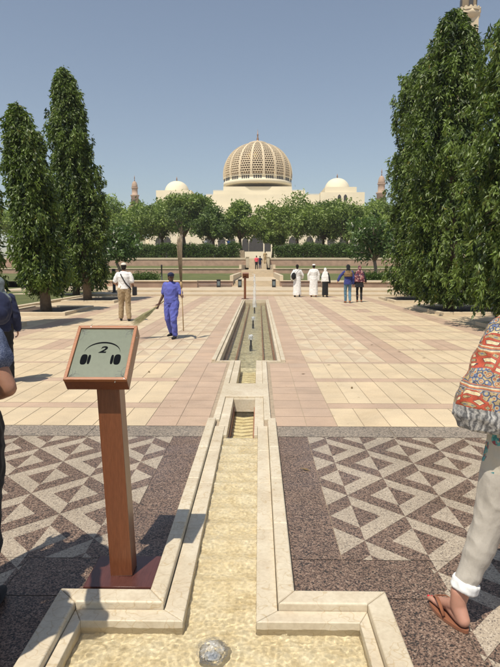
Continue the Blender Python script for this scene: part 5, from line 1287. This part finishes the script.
mb.limb([(FP(-.045, 0, .032), .029), (FP(-.02, .0, .030), .029), (FP(.04, .006, .035), .030), (FP(.10, .012, .024), .022)])
mb.limb([(FP(.0, 0, .075), .032), (FP(.05, 0, .055), .027), (FP(.10, -.006, .034), .022), (FP(.13, -.012, .022), .019)])
mb.limb([(FP(.03, .018, .03), .024), (FP(.10, .028, .022), .018), (FP(.12, .034, .018), .015)])
mb.limb([(FP(.10, -.020, .024), .019), (FP(.13, -.022, .020), .016)])
toes = [(-.030, .175, .0125), (-.010, .180, .0085), (.006, .172, .008), (.021, .161, .0075), (.035, .147, .007)]
tips = []
for sx, f, r_ in toes:
    a = FP(.125, sx*.8, .020); m_ = FP((.125+f)/2+.01, sx, .020); e = FP(f, sx*1.04, r_+.001); mb.limb([(a, r_*1.15), (m_, r_), (e, r_)]); tips.append((e, r_))
# other leg, torso, arms, neck, head: the rest of the one body
K2 = Vector((.10, .06, .50)); A2 = Vector((.11, .10, .09)); H2 = Vector((.17, .02, .93))
mb.limb([(H2, .09), (H2.lerp(K2, .5), .08), (K2, .058), (K2.lerp(A2, .35), .056), (A2, .036)]); foot_geo(mb, A2, 0)
mb.loft([((.085, .02, .84), .12, .09), ((.085, .02, .95), .165, .115), ((.085, .03, 1.08), .135, .10), ((.085, .02, 1.26), .16, .11), ((.085, .02, 1.38), .14, .08), ((.085, .02, 1.45), .055, .055)])
mb.limb([((.085, .02, 1.42), .055), ((.085, .03, 1.53), .048)]); PW = head_geo(mb, (.085, .04, 1.58), 0, 0, .95)
for sg, sh, el, wr in ((-1, (-.035, .02, 1.35), (-.09, .0, 1.12), (-.06, .08, 1.0)), (1, (.25, .02, 1.37), (.33, 0, 1.1), (.32, .1, .9))):
    mb.limb([(sh, .046), (el, .038), (wr, .025)]); hand_geo(mb, wr, Vector(wr)-Vector(el), (-sg, 0, 0), sg, .4, .9)
link('body', remeshed(mb, 'body', .0055, 3), M['skin_fair'], wo_, True)
for i, (e, r_) in enumerate(tips):
    m2 = MB(); m2.ell(e+fd*r_*.25+Vector((0, 0, r_*.78)), (r_*.62, r_*.75, r_*.3), 10, 8, Matrix.Rotation(fy, 3, 'Z')); m2.build('toenail', M['polish'], wo_, True)
# flip-flop
fl = empty('sandal', (0, 0, 0)); fl.parent = wo_
mb = MB(); out = []
for k in range(40):
    a = 2*math.pi*k/40; f = .062+.135*math.cos(a); wd = .047*(1+.18*math.cos(a))*math.sin(a)-.004*math.cos(a)
    out.append(tuple((FP(f, wd, 0)).xy))
mb.prism(out, .002, .019, .003); mb.build('sole', M['c_leather'], fl)
for s_, e_ in ((-1, -.046), (1, .047)):
    mb = MB(); mb.tube([FP(.158, -.018, .012), FP(.145, -.018+s_*.004, .044), FP(.11, -.008+s_*.026, .058), FP(.07, s_*.043, .045), FP(.035, e_, .012)], [(.006, .004), (.007, .004), (.009, .003), (.009, .003), (.008, .003)], 8); mb.build('thong_strap', M['c_leather'], fl)
# trousers with rolled cuff
mb = MB(); E = KN.lerp(AK, .72)
mb.limb([(HP, .125), (HP.lerp(KN, .35), .112), (HP.lerp(KN, .7), .094), (KN, .078), (KN.lerp(AK, .3), .070), (E, .058)])
mb.limb([(H2, .12), (H2.lerp(K2, .5), .10), (K2, .08), (K2.lerp(A2, .6), .066)]); mb.loft([((.085, .02, .85), .17, .12), ((.085, .02, .98), .175, .13)])
link('trousers', remeshed(mb, 'trousers', .007, 5, .010, 6.5, 4), M['floral_trouser'], wo_, True)
mb = MB(); dn = (AK-KN).normalized(); mb.tube([E-dn*.004, E+dn*.004, E+dn*.038, E+dn*.046], [.060, .065, .065, .060], 28); mb.bm.transform(Matrix.Identity(4))
me = remeshed(mb, 'rolled_cuff', .005, 1, .005, 16, 2); link('rolled_cuff', me, M['c_lining'], wo_, True)
# jacket: wide batwing sleeve hanging to the hip
mb = MB()
mb.loft([((.05, .02, .895), .25, .14), ((.05, .01, .91), .30, .17), ((.05, .01, .97), .325, .185), ((.05, .01, 1.06), .315, .175), ((.05, .01, 1.14), .275, .165), ((.06, .015, 1.24), .235, .15), ((.07, .02, 1.34), .195, .13), ((.08, .02, 1.42), .14, .10), ((.085, .02, 1.47), .07, .07)], 36)
jk = link('jacket', remeshed(mb, 'jacket', .008, 3, .016, 8, 9), M['jacket'], wo_, True); jk.location = JO
mb = MB(); mb.tube([(.01, -.12, 1.38), (-.03, -.140, 1.28), (-.06, -.165, 1.16), (-.085, -.182, 1.05), (-.10, -.178, .97)], [(.011, .005), (.013, .005), (.015, .005), (.017, .006), (.017, .006)], 8); mb.build('blue_trim', M['c_blue2'], wo_).location = JO+Vector((-.01, -.02, 0))
mb = MB(); mb.ell(PW(0, -.02, .03), (.085, .10, .10)); mb.limb([(PW(0, -.06, -.02), .07), (PW(0, -.07, -.14), .05)]); link('hair', remeshed(mb, 'hair', .01, 3), M['c_brownshawl'], wo_, True)
m, n, b = newmat('dusty_air'); n.nodes.remove(b); out = [x for x in n.nodes if x.type == 'OUTPUT_MATERIAL'][0]
vo = nd(n, 'ShaderNodeVolumePrincipled'); vo.inputs['Density'].default_value = .0004; vo.inputs['Color'].default_value = (.90, .92, .96, 1); vo.inputs['Anisotropy'].default_value = .3
lk(n, vo.outputs[0], out.inputs['Volume'])
mb = MB(); mb.box((-400, -60, -1.5), (400, 420, 110)); tag(mb.build('haze', m), 'thin dusty haze over the gardens and the mosque', None, None, 'stuff')
print('POLYS', sum(len(o.data.polygons) for o in S.objects if o.type == 'MESH'))
